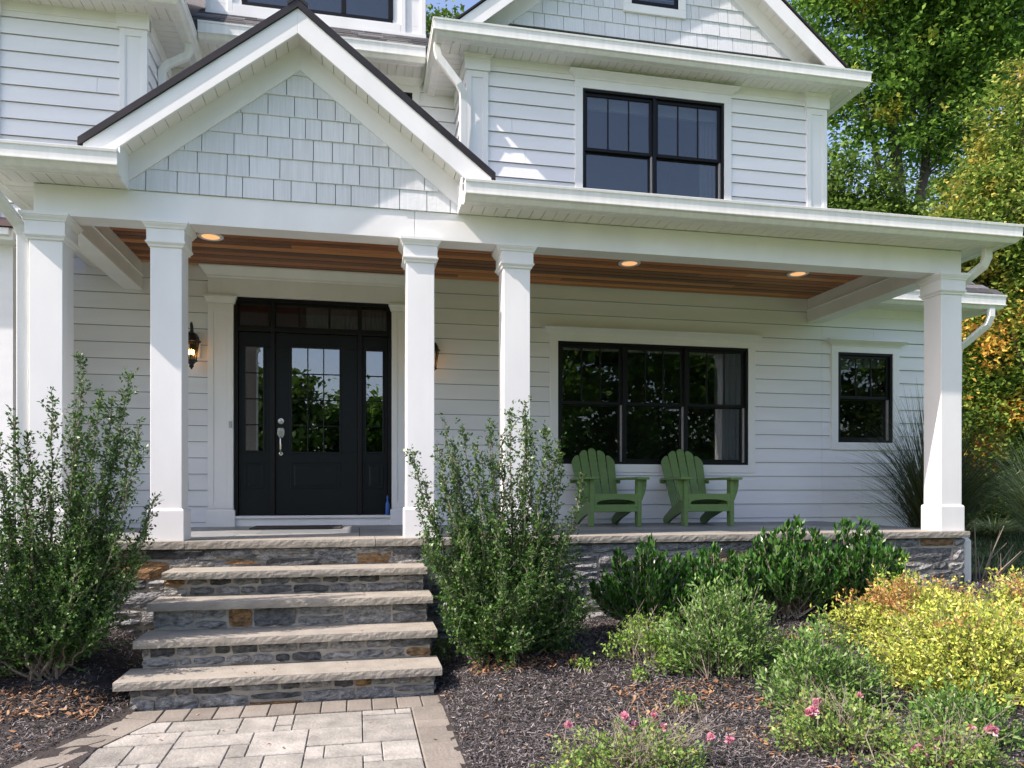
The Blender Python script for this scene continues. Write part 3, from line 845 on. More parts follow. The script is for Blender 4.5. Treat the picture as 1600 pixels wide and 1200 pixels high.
for s_ in (-1, 1):
    H_ = 2.43
    def rk(name, m, y0, y1, zt, th, half=H_, bev=0.003):
        mb = MB(); mb.prism([(BX, zt), (BX + s_ * half, zt - BS * half), (BX + s_ * half, zt - BS * half - th), (BX, zt - th)], 'y', y0, y1); return mb.build(name, m, house, bevel=bev)
    rk('rake_board', 'trim', YU, YU + 0.025, ridge - 0.03, 0.215)
    rk('drip_edge', 'drip', YU - 0.017, YU + 0.05, ridge + 0.004, 0.022, bev=0)
    rk('roof', 'shingle', YU + 0.051, 15.0, ridge, 0.12, bev=0)
    rk('frieze_board', 'trim', W - 0.024, W - .001, ridge - 0.15, 0.215, half=2.2)
    mb = MB(); t = 0.0
    while t < 2.4:
        a, b = t, min(t + .083, 2.4); zt = ridge - 0.155
        mb.prism([(BX + s_ * a, zt - BS * a), (BX + s_ * b, zt - BS * b), (BX + s_ * b, zt + .012 - BS * b), (BX + s_ * a, zt + .012 - BS * a)], 'y', YU + .025, W - .024); t += .087
    mb.build('rake_soffit', 'soffit', house)
mb = MB(); roof_slab(mb, [(0.88, 8.04, 6.385), (5.96, 8.04, 6.385), (5.66, W, 6.60), (1.2, W, 6.60)], 0.03); mb.build('pent_roof', 'shingle', house)
# roof over the recess and the dormer
def shingle_rows(mb, x0, x1, y0, z0, sl, rows, ex=0.125):
    for k in range(rows):
        x = x0 - random.uniform(0, .2)
        dy = ex / math.sqrt(1 + sl * sl)
        ya = y0 + k * dy; yb = ya + dy * 1.15
        while x < x1:
            w = random.uniform(0.14, 0.33); a, b = max(x, x0), min(x + w - .004, x1)
            if b > a:
                th = random.uniform(.008, .018)
                za, zb = z0 + (ya - y0) * sl, z0 + (yb - y0) * sl
                mb.prism([(ya, za + th), (yb, zb + .004), (yb, zb - .01), (ya, za - .01)], 'x', a, b)
            x += w
mb = MB()
roof_slab(mb, [(-6.3, 8.80, 6.49), (0.86, 8.80, 6.49), (0.86, 13, 9.85), (-6.3, 13, 9.85)], 0.06)
roof_slab(mb, [(-6.3, 13, 9.85), (0.86, 13, 9.85), (0.86, 16.5, 6.6), (-6.3, 16.5, 6.6)], 0.06)
mb.prism([(8.9, 6.45), (13, 9.78), (16, 6.45)], 'x', 0.78, 0.84)
shingle_rows(mb, -1.8, 0.86, 8.79, 6.495, 0.8, 7)
mb.build('roof', 'shingle', house)
mb = MB(); roof_slab(mb, [(-6.6, 8.04, 6.385), (-1.80, 8.04, 6.385), (-1.80, 9.3, 7.3), (-4.2, 10.9, 8.4), (-6.6, 9.3, 7.3)], 0.05); mb.build('roof', 'shingle', house)
mb = MB(); sr = 3.765
roof_slab(mb, [(5.68, 7.97, sr), (7.90, 7.97, sr), (6.4, 9.47, sr + 1.2), (5.68, 9.47, sr + 1.2)], 0.04)
roof_slab(mb, [(7.90, 7.97, sr), (7.90, 13, sr), (6.4, 13, sr + 1.2), (6.4, 9.47, sr + 1.2)], 0.04)
for k in range(9): shingle_rows(mb, 5.68, 7.88 - .11 * k, 7.96 + .098 * k, sr + .003 + .0784 * k, 0.8, 1)
mb.build('wing_roof', 'shingle', house)
mb = MB(); DY = 9.29
for p, q, a, b in cells(-1.731, 0.824, 6.70, 8.6, [(-1.33, 0.418, 7.02, 8.2)]): mb.box(p, q, DY, DY + .1, a, b)
for xx in (0.545, 0.79, -1.70, -1.46): mb.box(xx - .028, xx + .028, DY - .02, DY + .001, 6.9, 8.6)
mb.box(-1.731, 0.824, DY - .024, DY + .001, 6.81, 6.92); mb.box(-1.43, 0.515, DY - .021, DY + .001, 6.92, 7.02)
mb.box(0.73, 0.822, DY + .1, 11.5, 6.72, 8.6); mb.box(-1.729, -1.63, DY + .1, 11.5, 6.72, 8.6)
dm = mb.build('dormer', 'trim', house, bevel=.003)
mb = MB(); roof_slab(mb, [(-2.0, 9.0, 8.6), (1.1, 9.0, 8.6), (1.1, 12.3, 9.6), (-2.0, 12.3, 9.6)], .08); mb.build('dormer_roof', 'shingle', dm)
mb = MB(); e = .05
mb.box(-1.33, .418, DY - .01, DY + .06, 7.02, 7.02 + e); mb.box(-1.33, .418, DY - .01, DY + .06, 8.2 - e, 8.2)
for xx in (-1.33 + e / 2, -0.745, -0.165, .418 - e / 2): mb.box(xx - .03, xx + .03, DY - .012, DY + .06, 7.02 + e, 8.2 - e)
mb.build('window_frame', 'black', dm, bevel=.002)
mb = MB(); mb.box(-1.3, .39, DY + .03, DY + .035, 7.05, 8.17); mb.build('pane', 'skyglass', dm)
mb = MB(); mb.box(-1.35, .44, DY + .4, DY + .45, 6.95, 8.3); mb.build('room', 'room', dm)

# brown metal roofed bump-out at the far left
mb = MB(); mb.box(-6.0, -2.90, 7.2, W + .01, 0.0, 3.46); bo = mb.build('side_bay', 'siding', house)
mb = MB(); mb.box(-6.1, -2.84, 7.05, W, 3.445, 3.545); mb.box(-6.1, -2.86, 7.02, 7.05, 3.48, 3.54); mb.build('cornice', 'trim', bo, bevel=.004)
mb = MB(); roof_slab(mb, [(-6.1, 7.0, 3.60), (-2.83, 7.0, 3.60), (-2.83, W, 4.0), (-6.1, W, 4.0)], .055)
for xx in np.arange(-5.9, -2.8, .4): mb.prism([(7.0, 3.60), (W, 4.0), (W, 4.03), (7.0, 3.63)], 'x', xx, xx + .02)
mb.build('metal_roof', 'copper', bo)

# front door
YD = W - 0.005
mb = MB()       # surround
ys = W - 0.045
for (a, b) in ((-1.53, -1.275), (0.364, 0.62)):
    mb.box(a, b, ys, W + .02, FZ, 3.29)
    mb.loft(a, b, ys, W + .02, [(FZ, .016), (FZ + .17, .016), (FZ + .18, .002)], back=False)
    for (p, q) in ((a + .001, a + .058), (b - .058, b - .001)): mb.box(p, q, ys - .012, ys + .0005, FZ + .19, 3.289)
    mb.box(a + .058, b - .058, ys - .012, ys + .0005, FZ + .19, FZ + .255); mb.box(a + .058, b - .058, ys - .012, ys + .0005, 3.20, 3.289)
    mb.loft(a, b, ys, W + .02, [(3.29, .004), (3.30, .014), (3.31, .016), (3.345, .026), (3.35, .034), (3.375, .034)], back=False)
mb.box(-1.53, 0.62, ys, W + .02, 3.376, 3.56)
mb.loft(-1.53, 0.62, ys, W, [(3.56, .003), (3.57, .012), (3.585, .014), (3.655, .068), (3.66, .075), (3.678, .075)], back=False)
mb.box(-1.275, 0.364, W - 0.02, W + .1, FZ, 1.068)
mb.box(-1.275, 0.364, W - 0.05, W - .0205, 1.040, 1.068)
mb.build('door_surround', 'trim', house, bevel=.003)
mb = MB()       # black frame
for (a, b) in ((-1.275, -1.235), (-0.905, -0.862), (0.0, 0.045), (0.324, 0.364)): mb.box(a, b, W - .02, W + .10, 1.069, 3.375)
mb.box(-1.235, .324, W - .019, W + .10, 3.335, 3.375); mb.box(-1.235, .324, W - .0195, W + .10, 3.02, 3.062)
mb.build('door_frame', 'black', house, bevel=.003)
def panel_door(name, x0, x1, z0, z1, gx0, gx1, gz0, gz1, px0, px1, pz0, pz1, cols, rows, y, label=None):
    mb = MB()
    for p, q, a, b in cells(x0, x1, z0, z1, [(gx0, gx1, gz0, gz1)]): mb.box(p, q, y, y + .045, a, b)
    # raised panel
    mb.box(px0, px1, y - .006, y + .001, pz0, pz0 + .016); mb.box(px0, px1, y - .006, y + .001, pz1 - .016, pz1)
    mb.box(px0, px0 + .016, y - .006, y + .001, pz0 + .016, pz1 - .016); mb.box(px1 - .016, px1, y - .006, y + .001, pz0 + .016, pz1 - .016)
    mb.prism([(px0 + .035, y + .001), (px0 + .05, y - .007), (px1 - .05, y - .007), (px1 - .035, y + .001)], 'z', pz0 + .04, pz1 - .04)
    # glazing bead
    for (a, b, c_, d_) in ((gx0 - .022, gx0, gz0 - .022, gz1 + .022), (gx1, gx1 + .022, gz0 - .022, gz1 + .022), (gx0, gx1, gz0 - .022, gz0), (gx0, gx1, gz1, gz1 + .022)):
        mb.box(a, b, y - .010, y + .002, c_, d_)
    for k in range(1, cols): xx = gx0 + (gx1 - gx0) * k / cols; mb.box(xx - .006, xx + .006, y + .008, y + .0155, gz0 - .002, gz1 + .002)
    for k in range(1, rows): zz = gz0 + (gz1 - gz0) * k / rows; mb.box(gx0 - .002, gx1 + .002, y + .0085, y + .015, zz - .006, zz + .006)
    o = mb.build(name, 'door', house, bevel=.003, label=label)
    mb = MB(); mb.box(gx0 - .003, gx1 + .003, y + .016, y + .021, gz0 - .003, gz1 + .003); mb.build('pane', 'doorglass', o)
    return o
yd = W + .012
dr = panel_door('entry_door', -0.860, -0.002, 1.078, 3.018, -0.692, -0.194, 1.752, 2.868, -0.705, -0.178, 1.352, 1.64, 3, 4, yd)
panel_door('sidelight', -1.233, -0.907, 1.072, 3.018, -1.166, -0.985, 1.76, 2.862, -1.17, -0.975, 1.352, 1.64, 1, 4, yd + .006, label='left sidelight beside the front door')
panel_door('sidelight', 0.047, 0.322, 1.072, 3.018, 0.092, 0.268, 1.76, 2.862, 0.085, 0.278, 1.352, 1.64, 1, 4, yd + .006, label='right sidelight beside the front door')
mb = MB()
mb.box(-1.234, .323, yd, yd + .04, 3.063, 3.085); mb.box(-1.234, .323, yd, yd + .04, 3.305, 3.334)
xs_ = np.linspace(-1.234, .323, 6)
for xx in xs_: mb.box(max(xx - .011, -1.234), min(xx + .011, .323), yd + .001, yd + .04, 3.085, 3.305)
tr = mb.build('transom', 'black', house, bevel=.002)
mb = MB(); V = []; npt = 70
for k in range(npt + 1):
    xx = -.55 + .87 * k / npt; yy = W + .16 + .018 * math.sin(k * 1.9) + .008 * math.sin(k * 4.3); V += [(xx, yy, 3.07), (xx, yy, 3.33)]
mb.add(V, [(2 * k, 2 * k + 2, 2 * k + 3, 2 * k + 1) for k in range(npt)]); mb.build('curtain', 'curtain', tr, smooth=True, recalc=False)  # added pale folds stand in for stripes reflected in the transom glass
mb = MB(); mb.box(-1.23, .32, yd + .018, yd + .022, 3.08, 3.31); mb.build('pane', 'glass', tr)
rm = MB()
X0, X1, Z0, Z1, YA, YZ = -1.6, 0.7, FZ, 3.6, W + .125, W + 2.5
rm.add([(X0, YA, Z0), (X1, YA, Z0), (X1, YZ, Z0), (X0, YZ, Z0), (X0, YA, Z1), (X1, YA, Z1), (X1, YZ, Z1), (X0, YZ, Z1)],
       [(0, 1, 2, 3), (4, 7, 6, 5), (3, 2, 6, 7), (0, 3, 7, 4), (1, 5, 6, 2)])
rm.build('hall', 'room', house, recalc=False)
# hardware
def lathe_y(mb, cx, cz, prof, sides=20):
    """turned shape whose axis points out of the door; prof = (radius, y)"""
    V = []
    for r_, y_ in prof:
        for j in range(sides): t = 2 * math.pi * j / sides; V.append((cx + r_ * math.cos(t), y_, cz + r_ * math.sin(t)))
    n = len(prof); F = [tuple(range(sides)), tuple(range((n - 1) * sides, n * sides))[::-1]]
    for i in range(n - 1): F += [(i * sides + j, i * sides + (j + 1) % sides, (i + 1) * sides + (j + 1) % sides, (i + 1) * sides + j) for j in range(sides)]
    mb.add(V, F)
hx = -0.802
mb = MB(); lathe_y(mb, hx, 2.075, [(.036, yd), (.036, yd - .008), (.030, yd - .016), (.017, yd - .017), (.016, yd - .026), (.008, yd - .028)]); mb.build('deadbolt', 'chrome', dr, smooth=False, bevel=.002)
mb = MB()
mb.loft(hx - .03, hx + .03, 0, 0, [(0, 0)], back=True) if False else None
mb.prism([(hx - .022, 1.955 + .05), (hx - .034, 1.955 + .03), (hx - .034, 1.93), (hx - .02, 1.90), (hx + .02, 1.90), (hx + .034, 1.93), (hx + .034, 1.985), (hx + .022, 2.005)], 'y', yd - .012, yd)
mb.prism([(hx - .018, 1.965), (hx + .018, 1.965), (hx + .012, 1.985), (hx - .012, 1.985)], 'y', yd - .045, yd - .012)
mb.tube([(hx, yd - .012, 1.905), (hx, yd - .045, 1.885), (hx + .002, yd - .058, 1.83), (hx, yd - .056, 1.775), (hx, yd - .035, 1.735), (hx, yd, 1.728)], [.010, .010, .012, .011, .009, .009], 8)
lathe_y(mb, hx, 1.728, [(.024, yd), (.022, yd - .009), (.008, yd - .012)])
mb.build('handle', 'chrome', dr, bevel=.002)
mb = MB(); mb.box(-1.318, -1.288, ys - .026, ys - .0125, 1.99, 2.06); mb.build('doorbell', 'plate', house, bevel=.003)
mb = MB(); mb.box(-1.775, -1.735, W - .05, W - .005, 1.34, 1.43); mb.build('outlet_box', 'plate', house, bevel=.005)

# ------------------------------------------------------------------ lamps
def lantern(x, label):
    z0, y = 2.575, W - 0.16
    L = thing('wall_lantern', label, 'lamp', (x, y, z0), 'wall lanterns beside the door')
    mb = MB(); mb.box(x - .06, x + .06, W - .055, W - .004, z0 + .14, z0 + .40); mb.build('mounting_block', 'trim', L, bevel=.004)
    mb = MB(); mb.box(x - .035, x + .035, W - .075, W - .056, z0 + .17, z0 + .37)
    mb.tube([(x, W - .075, z0 + .33), (x, W - .10, z0 + .40), (x, W - .125, z0 + .455), (x, y, z0 + .478), (x, y - .03, z0 + .46), (x, y - .02, z0 + .42), (x, y, z0 + .39)], .010, 8)
    mb.build('arm', 'iron', L, bevel=.002)
    mb = MB(); mb.lathe(x, y, [(.006, z0 + .425), (.014, z0 + .415), (.012, z0 + .40), (.02, z0 + .385), (.05, z0 + .365), (.072, z0 + .33), (.078, z0 + .30), (.092, z0 + .292), (.092, z0 + .28), (.074, z0 + .275), (.074, z0 + .268)], 8); mb.build('hood', 'iron', L)
    mb = MB()
    for k in range(8):
        t = 2 * math.pi * k / 8; c_, s_ = math.cos(t), math.sin(t)
        mb.tube([(x + .072 * c_, y + .072 * s_, z0 + .272), (x + .046 * c_, y + .046 * s_, z0 + .095)], .0045, 4)
    mb.lathe(x, y, [(.052, z0 + .10), (.060, z0 + .092), (.058, z0 + .08), (.04, z0 + .072), (.022, z0 + .05), (.02, z0 + .04), (.026, z0 + .032), (.014, z0 + .018), (.004, z0)], 8)
    mb.build('cage', 'iron', L)
    mb = MB(); mb.lathe(x, y, [(.068, z0 + .27), (.043, z0 + .1)], 8); mb.build('lamp_glass', 'lampglass', L)
    mb = MB()
    for dx, dy in ((-.02, 0), (.017, .012), (.004, -.02)):
        mb.lathe(x + dx, y + dy, [(.006, z0 + .15), (.0095, z0 + .165), (.008, z0 + .185), (.002, z0 + .205)], 8)
    mb.build('bulb', 'bulb', L)
    mb = MB()
    for dx, dy in ((-.02, 0), (.017, .012), (.004, -.02)): mb.lathe(x + dx, y + dy, [(.007, z0 + .09), (.007, z0 + .15)], 8)
    mb.build('candle_sleeve', 'curtain', L)
lantern(-1.665, 'black lantern with lit candle bulbs left of the front door')
lantern(0.79, 'black lantern mostly hidden behind the column right of the front door')
for x, y, lab in ((-1.326, 7.35, 'lit recessed ceiling light above the front steps, near the second column'), (2.74, 7.355, 'lit recessed ceiling light in front of the triple window'), (4.652, 7.345, 'lit recessed ceiling light nearest the right end of the porch')):
    L = thing('recessed_light', lab, 'lamp', (x, y, 3.67), 'recessed lights in the porch ceiling')
    mb = MB(); mb.lathe(x, y, [(.115, 3.679), (.115, 3.672), (.108, 3.667), (.082, 3.669), (.080, 3.676)], 32); mb.build('trim_ring', 'trim', L, smooth=True)
    mb = MB(); mb.lathe(x, y, [(.0795, 3.6785), (.0795, 3.6715), (.05, 3.6705)], 32); mb.build('lens', 'lens', L)
mb = MB(); mb.box(-1.04, -0.16, 7.72, 8.22, FZ, FZ + .014)
tag(mb.build('doormat', 'mat', bevel=.006), 'dark rectangular doormat lying before the black front door', 'doormat')
mb = MB(); bx_ = 0.318; by_ = W - .046
mb.lathe(bx_, by_, [(.020, 1.0685), (.022, 1.075), (.022, 1.175), (.018, 1.20), (.009, 1.215), (.009, 1.24), (.011, 1.242), (.011, 1.262), (.003, 1.285)], 14)
tag(mb.build('bottle', 'bottle', smooth=True), 'small blue bottle standing on the sill under the right sidelight', 'bottle')

# ------------------------------------------------------------------ garden chairs
def make_chair(label):
    g = thing('adirondack_chair', label, 'chair', (0, 0, 0), 'green chairs on the porch')
    m = 'green'
    hw = 0.285
    for s_ in (-1, 1):
        mb = MB(); x0, x1 = sorted((s_ * hw, s_ * (hw - .042)))
        mb.box(x0, x1, 0.0, 0.095, 0, 0.495); mb.build('front_leg', m, g, bevel=.004)
        mb = MB(); pts = [(s_ * (hw + .001), .495), (s_ * (hw + .07), .495), (s_ * (hw + .068), .43), (s_ * (hw + .052), .36), (s_ * (hw + .022), .28), (s_ * (hw + .001), .25)]
        mb.prism(pts, 'y', .032, .060); mb.build('arm_bracket', m, g, bevel=.002)
        mb = MB(); xa, xb = sorted((s_ * (hw - .043), s_ * (hw - .073)))
        mb.prism([(0.0, .30), (0.10, .325), (.50, .175), (.70, .075), (.725, .045), (.715, .012), (.69, 0), (.60, 0), (.46, .065), (0.0, .20)], 'x', xa, xb); mb.build('rear_leg', m, g, bevel=.003)
        # armrest
        mb = MB(); a = s_ * (hw - .075)
        pts = [(a, -.07), (s_ * (hw + .06), -.07), (s_ * (hw + .078), -.03), (s_ * (hw + .078), .12), (s_ * (hw + .05), .45), (s_ * (hw + .02), .64), (s_ * (hw - .06), .64), (a, .30)]
        mb.prism(pts, 'z', .496, .522); mb.build('armrest', m, g, bevel=.005)
    mb = MB()
    arch = [(-hw + .043, .345), (hw - .043, .345), (hw - .043, .252)] + [(.21 * math.cos(t) , .252 + .034 * math.sin(t)) for t in np.linspace(0, math.pi, 13)] + [(-hw + .043, .252)]
    mb.prism(arch, 'y', .004, .026); mb.build('front_apron', m, g, bevel=.002)
    for k in range(6):
        y0 = .028 + k * .081; z = .338 - .38 * (k * .081)
        mb = MB(); mb.prism([(y0, z), (y0 + .072, z - .38 * .072), (y0 + .072, z - .38 * .072 - .022), (y0, z - .022)], 'x', -hw + .044, hw - .044); mb.build('seat_slat', m, g, bevel=.003)
    mb = MB(); mb.box(-hw + .043, hw - .043, .006, .03, .155, .232); mb.build('front_rail', m, g, bevel=.003)
    lean = R(24); cy, cz = .50, .17
    def bp(u, s, d): return (u, cy + s * math.sin(lean) + d * math.cos(lean), cz + s * math.cos(lean) - d * math.sin(lean))
    tops_ = [.66, .735, .765, .735, .66]
    for k in range(5):
        c0 = (k - 2) * .088; c1 = (k - 2) * .108; w0, w1 = .038, .047
        top = tops_[k]; out = [(c0 - w0, 0), (c0 + w0, 0)]
        f = lambda s: c0 + (c1 - c0) * s / .76
        tilt = -(k - 2) * .022
        rr = w1
        out.append((f(top - rr) + w1, top - rr - max(0, (k - 2)) * .035))
        for t in np.linspace(.15, math.pi - .15, 9): out.append((f(top) + rr * math.cos(t), top - rr + rr * math.sin(t) - (k - 2) * .020 * math.cos(t)))
        out.append((f(top - rr) - w1, top - rr - max(0, (2 - k)) * .035))
        mb = MB(); n = len(out)
        mb.add([bp(u, s, 0) for u, s in out] + [bp(u, s, .02) for u, s in out], [tuple(range(n))[::-1], tuple(range(n, 2 * n))] + [(i, (i + 1) % n, n + (i + 1) % n, n + i) for i in range(n)])
        mb.build('back_slat', m, g, bevel=.003)
    for s0, hh in ((.335, .30), (.545, .235)):
        mb = MB(); V = []
        for u in (-hh, hh):
            for s, d in ((s0, .0215), (s0 + .05, .0215), (s0 + .05, .045), (s0, .045)): V.append(bp(u, s, d))
        mb.add(V, [(0, 1, 2, 3)[::-1], (4, 5, 6, 7), (0, 1, 5, 4), (1, 2, 6, 5), (2, 3, 7, 6), (3, 0, 4, 7)]); mb.build('back_rail', m, g, bevel=.003)
    return g
def copy_tree(o, parent=None):
    c = o.copy(); C.objects.link(c)
    if parent: c.parent = parent
    for ch in [q for q in o.children]: copy_tree(ch, c)
    return c
ch = make_chair('green slatted garden chair half behind the upright shrub, left of the pair')
ch2 = copy_tree(ch)
ch2['label'] = 'green slatted garden chair standing clear under the right half of the triple window'
ch.location = (2.66, 7.53, FZ); ch.rotation_euler = (0, 0, R(1.2))
ch2.location = (3.70, 7.50, FZ); ch2.rotation_euler = (0, 0, R(-1.5))

# ------------------------------------------------------------------ plants
MT.update(
    holly=leafmat('holly_leaves', [(0, (0.022, 0.066, 0.013)), (0.5, (0.050, 0.128, 0.025)), (0.88, (0.111, 0.213, 0.048)), (1, (0.200, 0.309, 0.093))], rough=0.38, trans=0.22, spec=0.3),
    laurel=leafmat('laurel_leaves', [(0, (0.013, 0.055, 0.010)), (0.6, (0.041, 0.133, 0.022)), (1, (0.099, 0.231, 0.045))], rough=0.3, trans=0.15, spec=0.5),
    gold=leafmat('golden_leaves', [(0, (0.142, 0.247, 0.034)), (0.3, (0.357, 0.443, 0.068)), (0.7, (0.584, 0.587, 0.111)), (1, (0.696, 0.711, 0.230))], accent=[(0, (0.320, 0.185, 0.043)), (0.6, (0.452, 0.330, 0.077)), (1, (0.471, 0.453, 0.103))], acc=(0.62, 0.76), ascale=3.2, rough=0.55, trans=0.3, spec=0.25),
    goldtip=leafmat('orange_tip_leaves', [(0, (0.34, 0.15, 0.05)), (0.6, (0.48, 0.27, 0.09)), (1, (0.52, 0.40, 0.13))], rough=0.5, trans=0.3),
    silver=leafmat('grey_green_leaves', [(0, (0.05, 0.14, 0.022)), (0.5, (0.135, 0.265, 0.055)), (0.85, (0.22, 0.34, 0.11)), (1, (0.38, 0.46, 0.26))], rough=0.6, trans=0.25, spec=0.15),
    fresh=leafmat('fresh_green_leaves', [(0, (0.092, 0.211, 0.026)), (0.5, (0.171, 0.332, 0.043)), (1, (0.318, 0.453, 0.086))], rough=0.5, trans=0.35),
    rose=leafmat('rose_leaves', [(0, (0.086, 0.188, 0.033)), (0.5, (0.184, 0.314, 0.065)), (0.85, (0.294, 0.408, 0.102)), (1, (0.392, 0.377, 0.092))], rough=0.5, trans=0.3),
    petal=leafmat('pink_petals', [(0, (0.60, 0.12, 0.24)), (0.5, (0.75, 0.32, 0.42)), (1, (0.82, 0.58, 0.62))], rough=0.6, trans=0.35, spec=0.2),
    reed=leafmat('shaded_grass_blades', [(0, (0.028, 0.048, 0.016)), (0.7, (0.056, 0.080, 0.028)), (1, (0.128, 0.128, 0.056))], rough=0.5, trans=0.3),  # shade beside the porch is put into this dark blade colour
    palereed=leafmat('pale_sunlit_blades', [(0, (0.106, 0.176, 0.053)), (0.5, (0.282, 0.352, 0.141)), (1, (0.634, 0.616, 0.352))], rough=0.5, trans=0.3),  # straw tones, with sunlight brightened into the colour
    treeA=leafmat('green_tree_leaves', [(0, (0.032, 0.078, 0.016)), (0.5, (0.098, 0.220, 0.034)), (1, (0.272, 0.440, 0.077))], accent=[(0, (0.289, 0.317, 0.046)), (1, (0.641, 0.457, 0.068))], acc=(0.62, 0.72), ascale=0.5, rough=0.5, trans=0.4, spec=0.2),
    treeB=leafmat('turning_tree_leaves', [(0, (0.050, 0.118, 0.020)), (0.5, (0.147, 0.249, 0.041)), (0.85, (0.292, 0.372, 0.068)), (1, (0.472, 0.496, 0.136))], accent=[(0, (0.180, 0.207, 0.034)), (0.45, (0.450, 0.359, 0.068)), (1, (0.566, 0.455, 0.109))], acc=(0.53, 0.66), ascale=1.3, rough=0.5, trans=0.32, spec=0.2),
    treeC=leafmat('bright_green_tree_leaves', [(0, (0.040, 0.092, 0.017)), (0.5, (0.100, 0.189, 0.031)), (1, (0.221, 0.313, 0.068))], rough=0.5, trans=0.3, spec=0.2),
    treeD=leafmat('understorey_leaves', [(0, (0.031, 0.078, 0.012)), (0.5, (0.093, 0.172, 0.024)), (1, (0.279, 0.380, 0.060))], accent=[(0, (0.388, 0.155, 0.031)), (0.5, (0.698, 0.345, 0.060)), (1, (0.765, 0.621, 0.120))], acc=(0.53, 0.63), ascale=0.9, rough=0.5, trans=0.3, spec=0.2),
)

def unit(a): return a / np.maximum(np.linalg.norm(a, axis=1, keepdims=True), 1e-9)

def leaves(name, m, pos, dirs, length, ratio, parent, fold=0.18, up=None, flat=0.0):
    """one mesh of loose pointed leaves"""
    n = len(pos); off = np.array(OFF[parent.name]) if parent else np.zeros(3)
    d = unit(dirs); rv = rng.normal(size=(n, 3))
    if flat: rv = rv * (1 - flat) + np.array([0, 0, 1.0]) * 0
    side = unit(np.cross(d, rv))
    if flat:
        hs = unit(np.cross(d, np.array([[0, 0, 1.0]]) + rng.normal(0, .35, (n, 3)))); side = unit(side * (1 - flat) + hs * flat)
    nr = np.cross(side, d)
    L = np.asarray(length).reshape(-1, 1) * np.ones((n, 1)); Wd = L * ratio
    base = pos - off
    mid = base + d * L * 0.5
    v = np.empty((n, 4, 3)); v[:, 0] = base; v[:, 1] = mid + side * Wd / 2 + nr * L * fold * .5; v[:, 2] = base + d * L + nr * L * -0.04; v[:, 3] = mid - side * Wd / 2 + nr * L * fold * .5
    me = bpy.data.meshes.new(name)
    me.vertices.add(4 * n); me.vertices.foreach_set('co', v.reshape(-1))
    me.loops.add(4 * n); me.loops.foreach_set('vertex_index', np.arange(4 * n, dtype=np.int32))
    me.polygons.add(n); me.polygons.foreach_set('loop_start', np.arange(0, 4 * n, 4, dtype=np.int32)); me.polygons.foreach_set('loop_total', np.full(n, 4, dtype=np.int32))
    me.update(); me.validate()
    me.materials.append(MT[m])
    o = bpy.data.objects.new(name, me); C.objects.link(o)
    if parent: o.parent = parent; OFF[o.name] = Vector(off)
    return o

def bez(a, b, c, n):
    t = np.linspace(0, 1, n)[:, None]; return (1 - t) ** 2 * a + 2 * t * (1 - t) * b + t ** 2 * c

def ground_at(x, y): return float(gz(x, y))

def leader_shrub(label, bx, by, tips, nrand, spread, zr, leafL, m='holly', name='upright_shrub', dens=1.0, seed=1, group=None, low=1.0):
    """many-stemmed shrub: leaders rise from one base to given tips, side twigs carry small leaves"""
    global rng
    rng = np.random.default_rng(seed)
    bz = ground_at(bx, by); root = thing(name, label, 'shrub', (bx, by, bz), group)
    base = np.array([bx, by, bz - 0.03])
    T = [np.array([x, by + rng.uniform(-.16, .16), z]) for x, z in tips]
    for k in range(nrand):
        a = rng.uniform(0, 2 * math.pi); r = spread * math.sqrt(rng.uniform(0.08, 1)); h = rng.uniform(*zr) * (1 - 0.35 * (r / spread) ** 2)
        T.append(base + np.array([r * math.cos(a), r * math.sin(a) * 0.8, h]))
    P_, D_, tw = [], [], MB()
    for tip in T:
        hgt = tip[2] - base[2]; b0 = base + np.append(rng.normal(0, .045, 2), 0)
        ctrl = b0 + (tip - b0) * np.array([.72, .72, .42]); ctrl[2] = b0[2] + hgt * .42
        pts = bez(b0, ctrl, tip, 14); pts[1:-1] += rng.normal(0, .008, (12, 3))
        tw.tube([Vector(p) for p in pts], list(np.linspace(.009, .0022, 14)), 4)
        ln = np.linalg.norm(tip - b0); nt = int(ln / 0.0165 * dens)
        for q in range(nt):
            t = rng.uniform(0.10, 1.0) ** 0.85; i = min(int(t * 13), 12); f = t * 13 - i
            p = pts[i] * (1 - f) + pts[i + 1] * f; ax = unit((pts[i + 1] - pts[i])[None])[0]
            rad = rng.normal(size=3); rad -= ax * rad.dot(ax); rad /= np.linalg.norm(rad)
            ang = rng.uniform(.45, .95); dr_ = ax * math.cos(ang) + rad * math.sin(ang); dr_[2] += .15
            tl = rng.uniform(.05, .19) * (1.15 - .75 * t) * (1 + .8 * (1 - t) * low)
            e = p + dr_ * tl; nl = max(3, int(tl / .0095))
            if rng.random() < .35: tw.tube([Vector(p), Vector(e)], [.002, .001], 3)
            s = rng.uniform(.1, 1.05, nl)[:, None]; lp = p + (e - p) * s + rng.normal(0, .004, (nl, 3))
            ld = unit(rng.normal(size=(nl, 3))) * .95 + dr_ * .6; P_.append(lp); D_.append(ld)
        nl = int(ln / .010); s = rng.uniform(.45, 1.0, nl); idx = np.clip((s * 13).astype(int), 0, 12); fr = (s * 13 - idx)[:, None]
        lp = pts[idx] * (1 - fr) + pts[idx + 1] * fr; P_.append(lp); D_.append(unit(rng.normal(size=(nl, 3))) + np.array([0, 0, .5]))
    P_ = np.concatenate(P_); D_ = np.concatenate(D_)
    leaves('foliage', m, P_, D_, rng.uniform(.45, 1.35, len(P_)) * leafL, .5, root)
    tw.build('stem', 'twig', root, recalc=False)
    return root

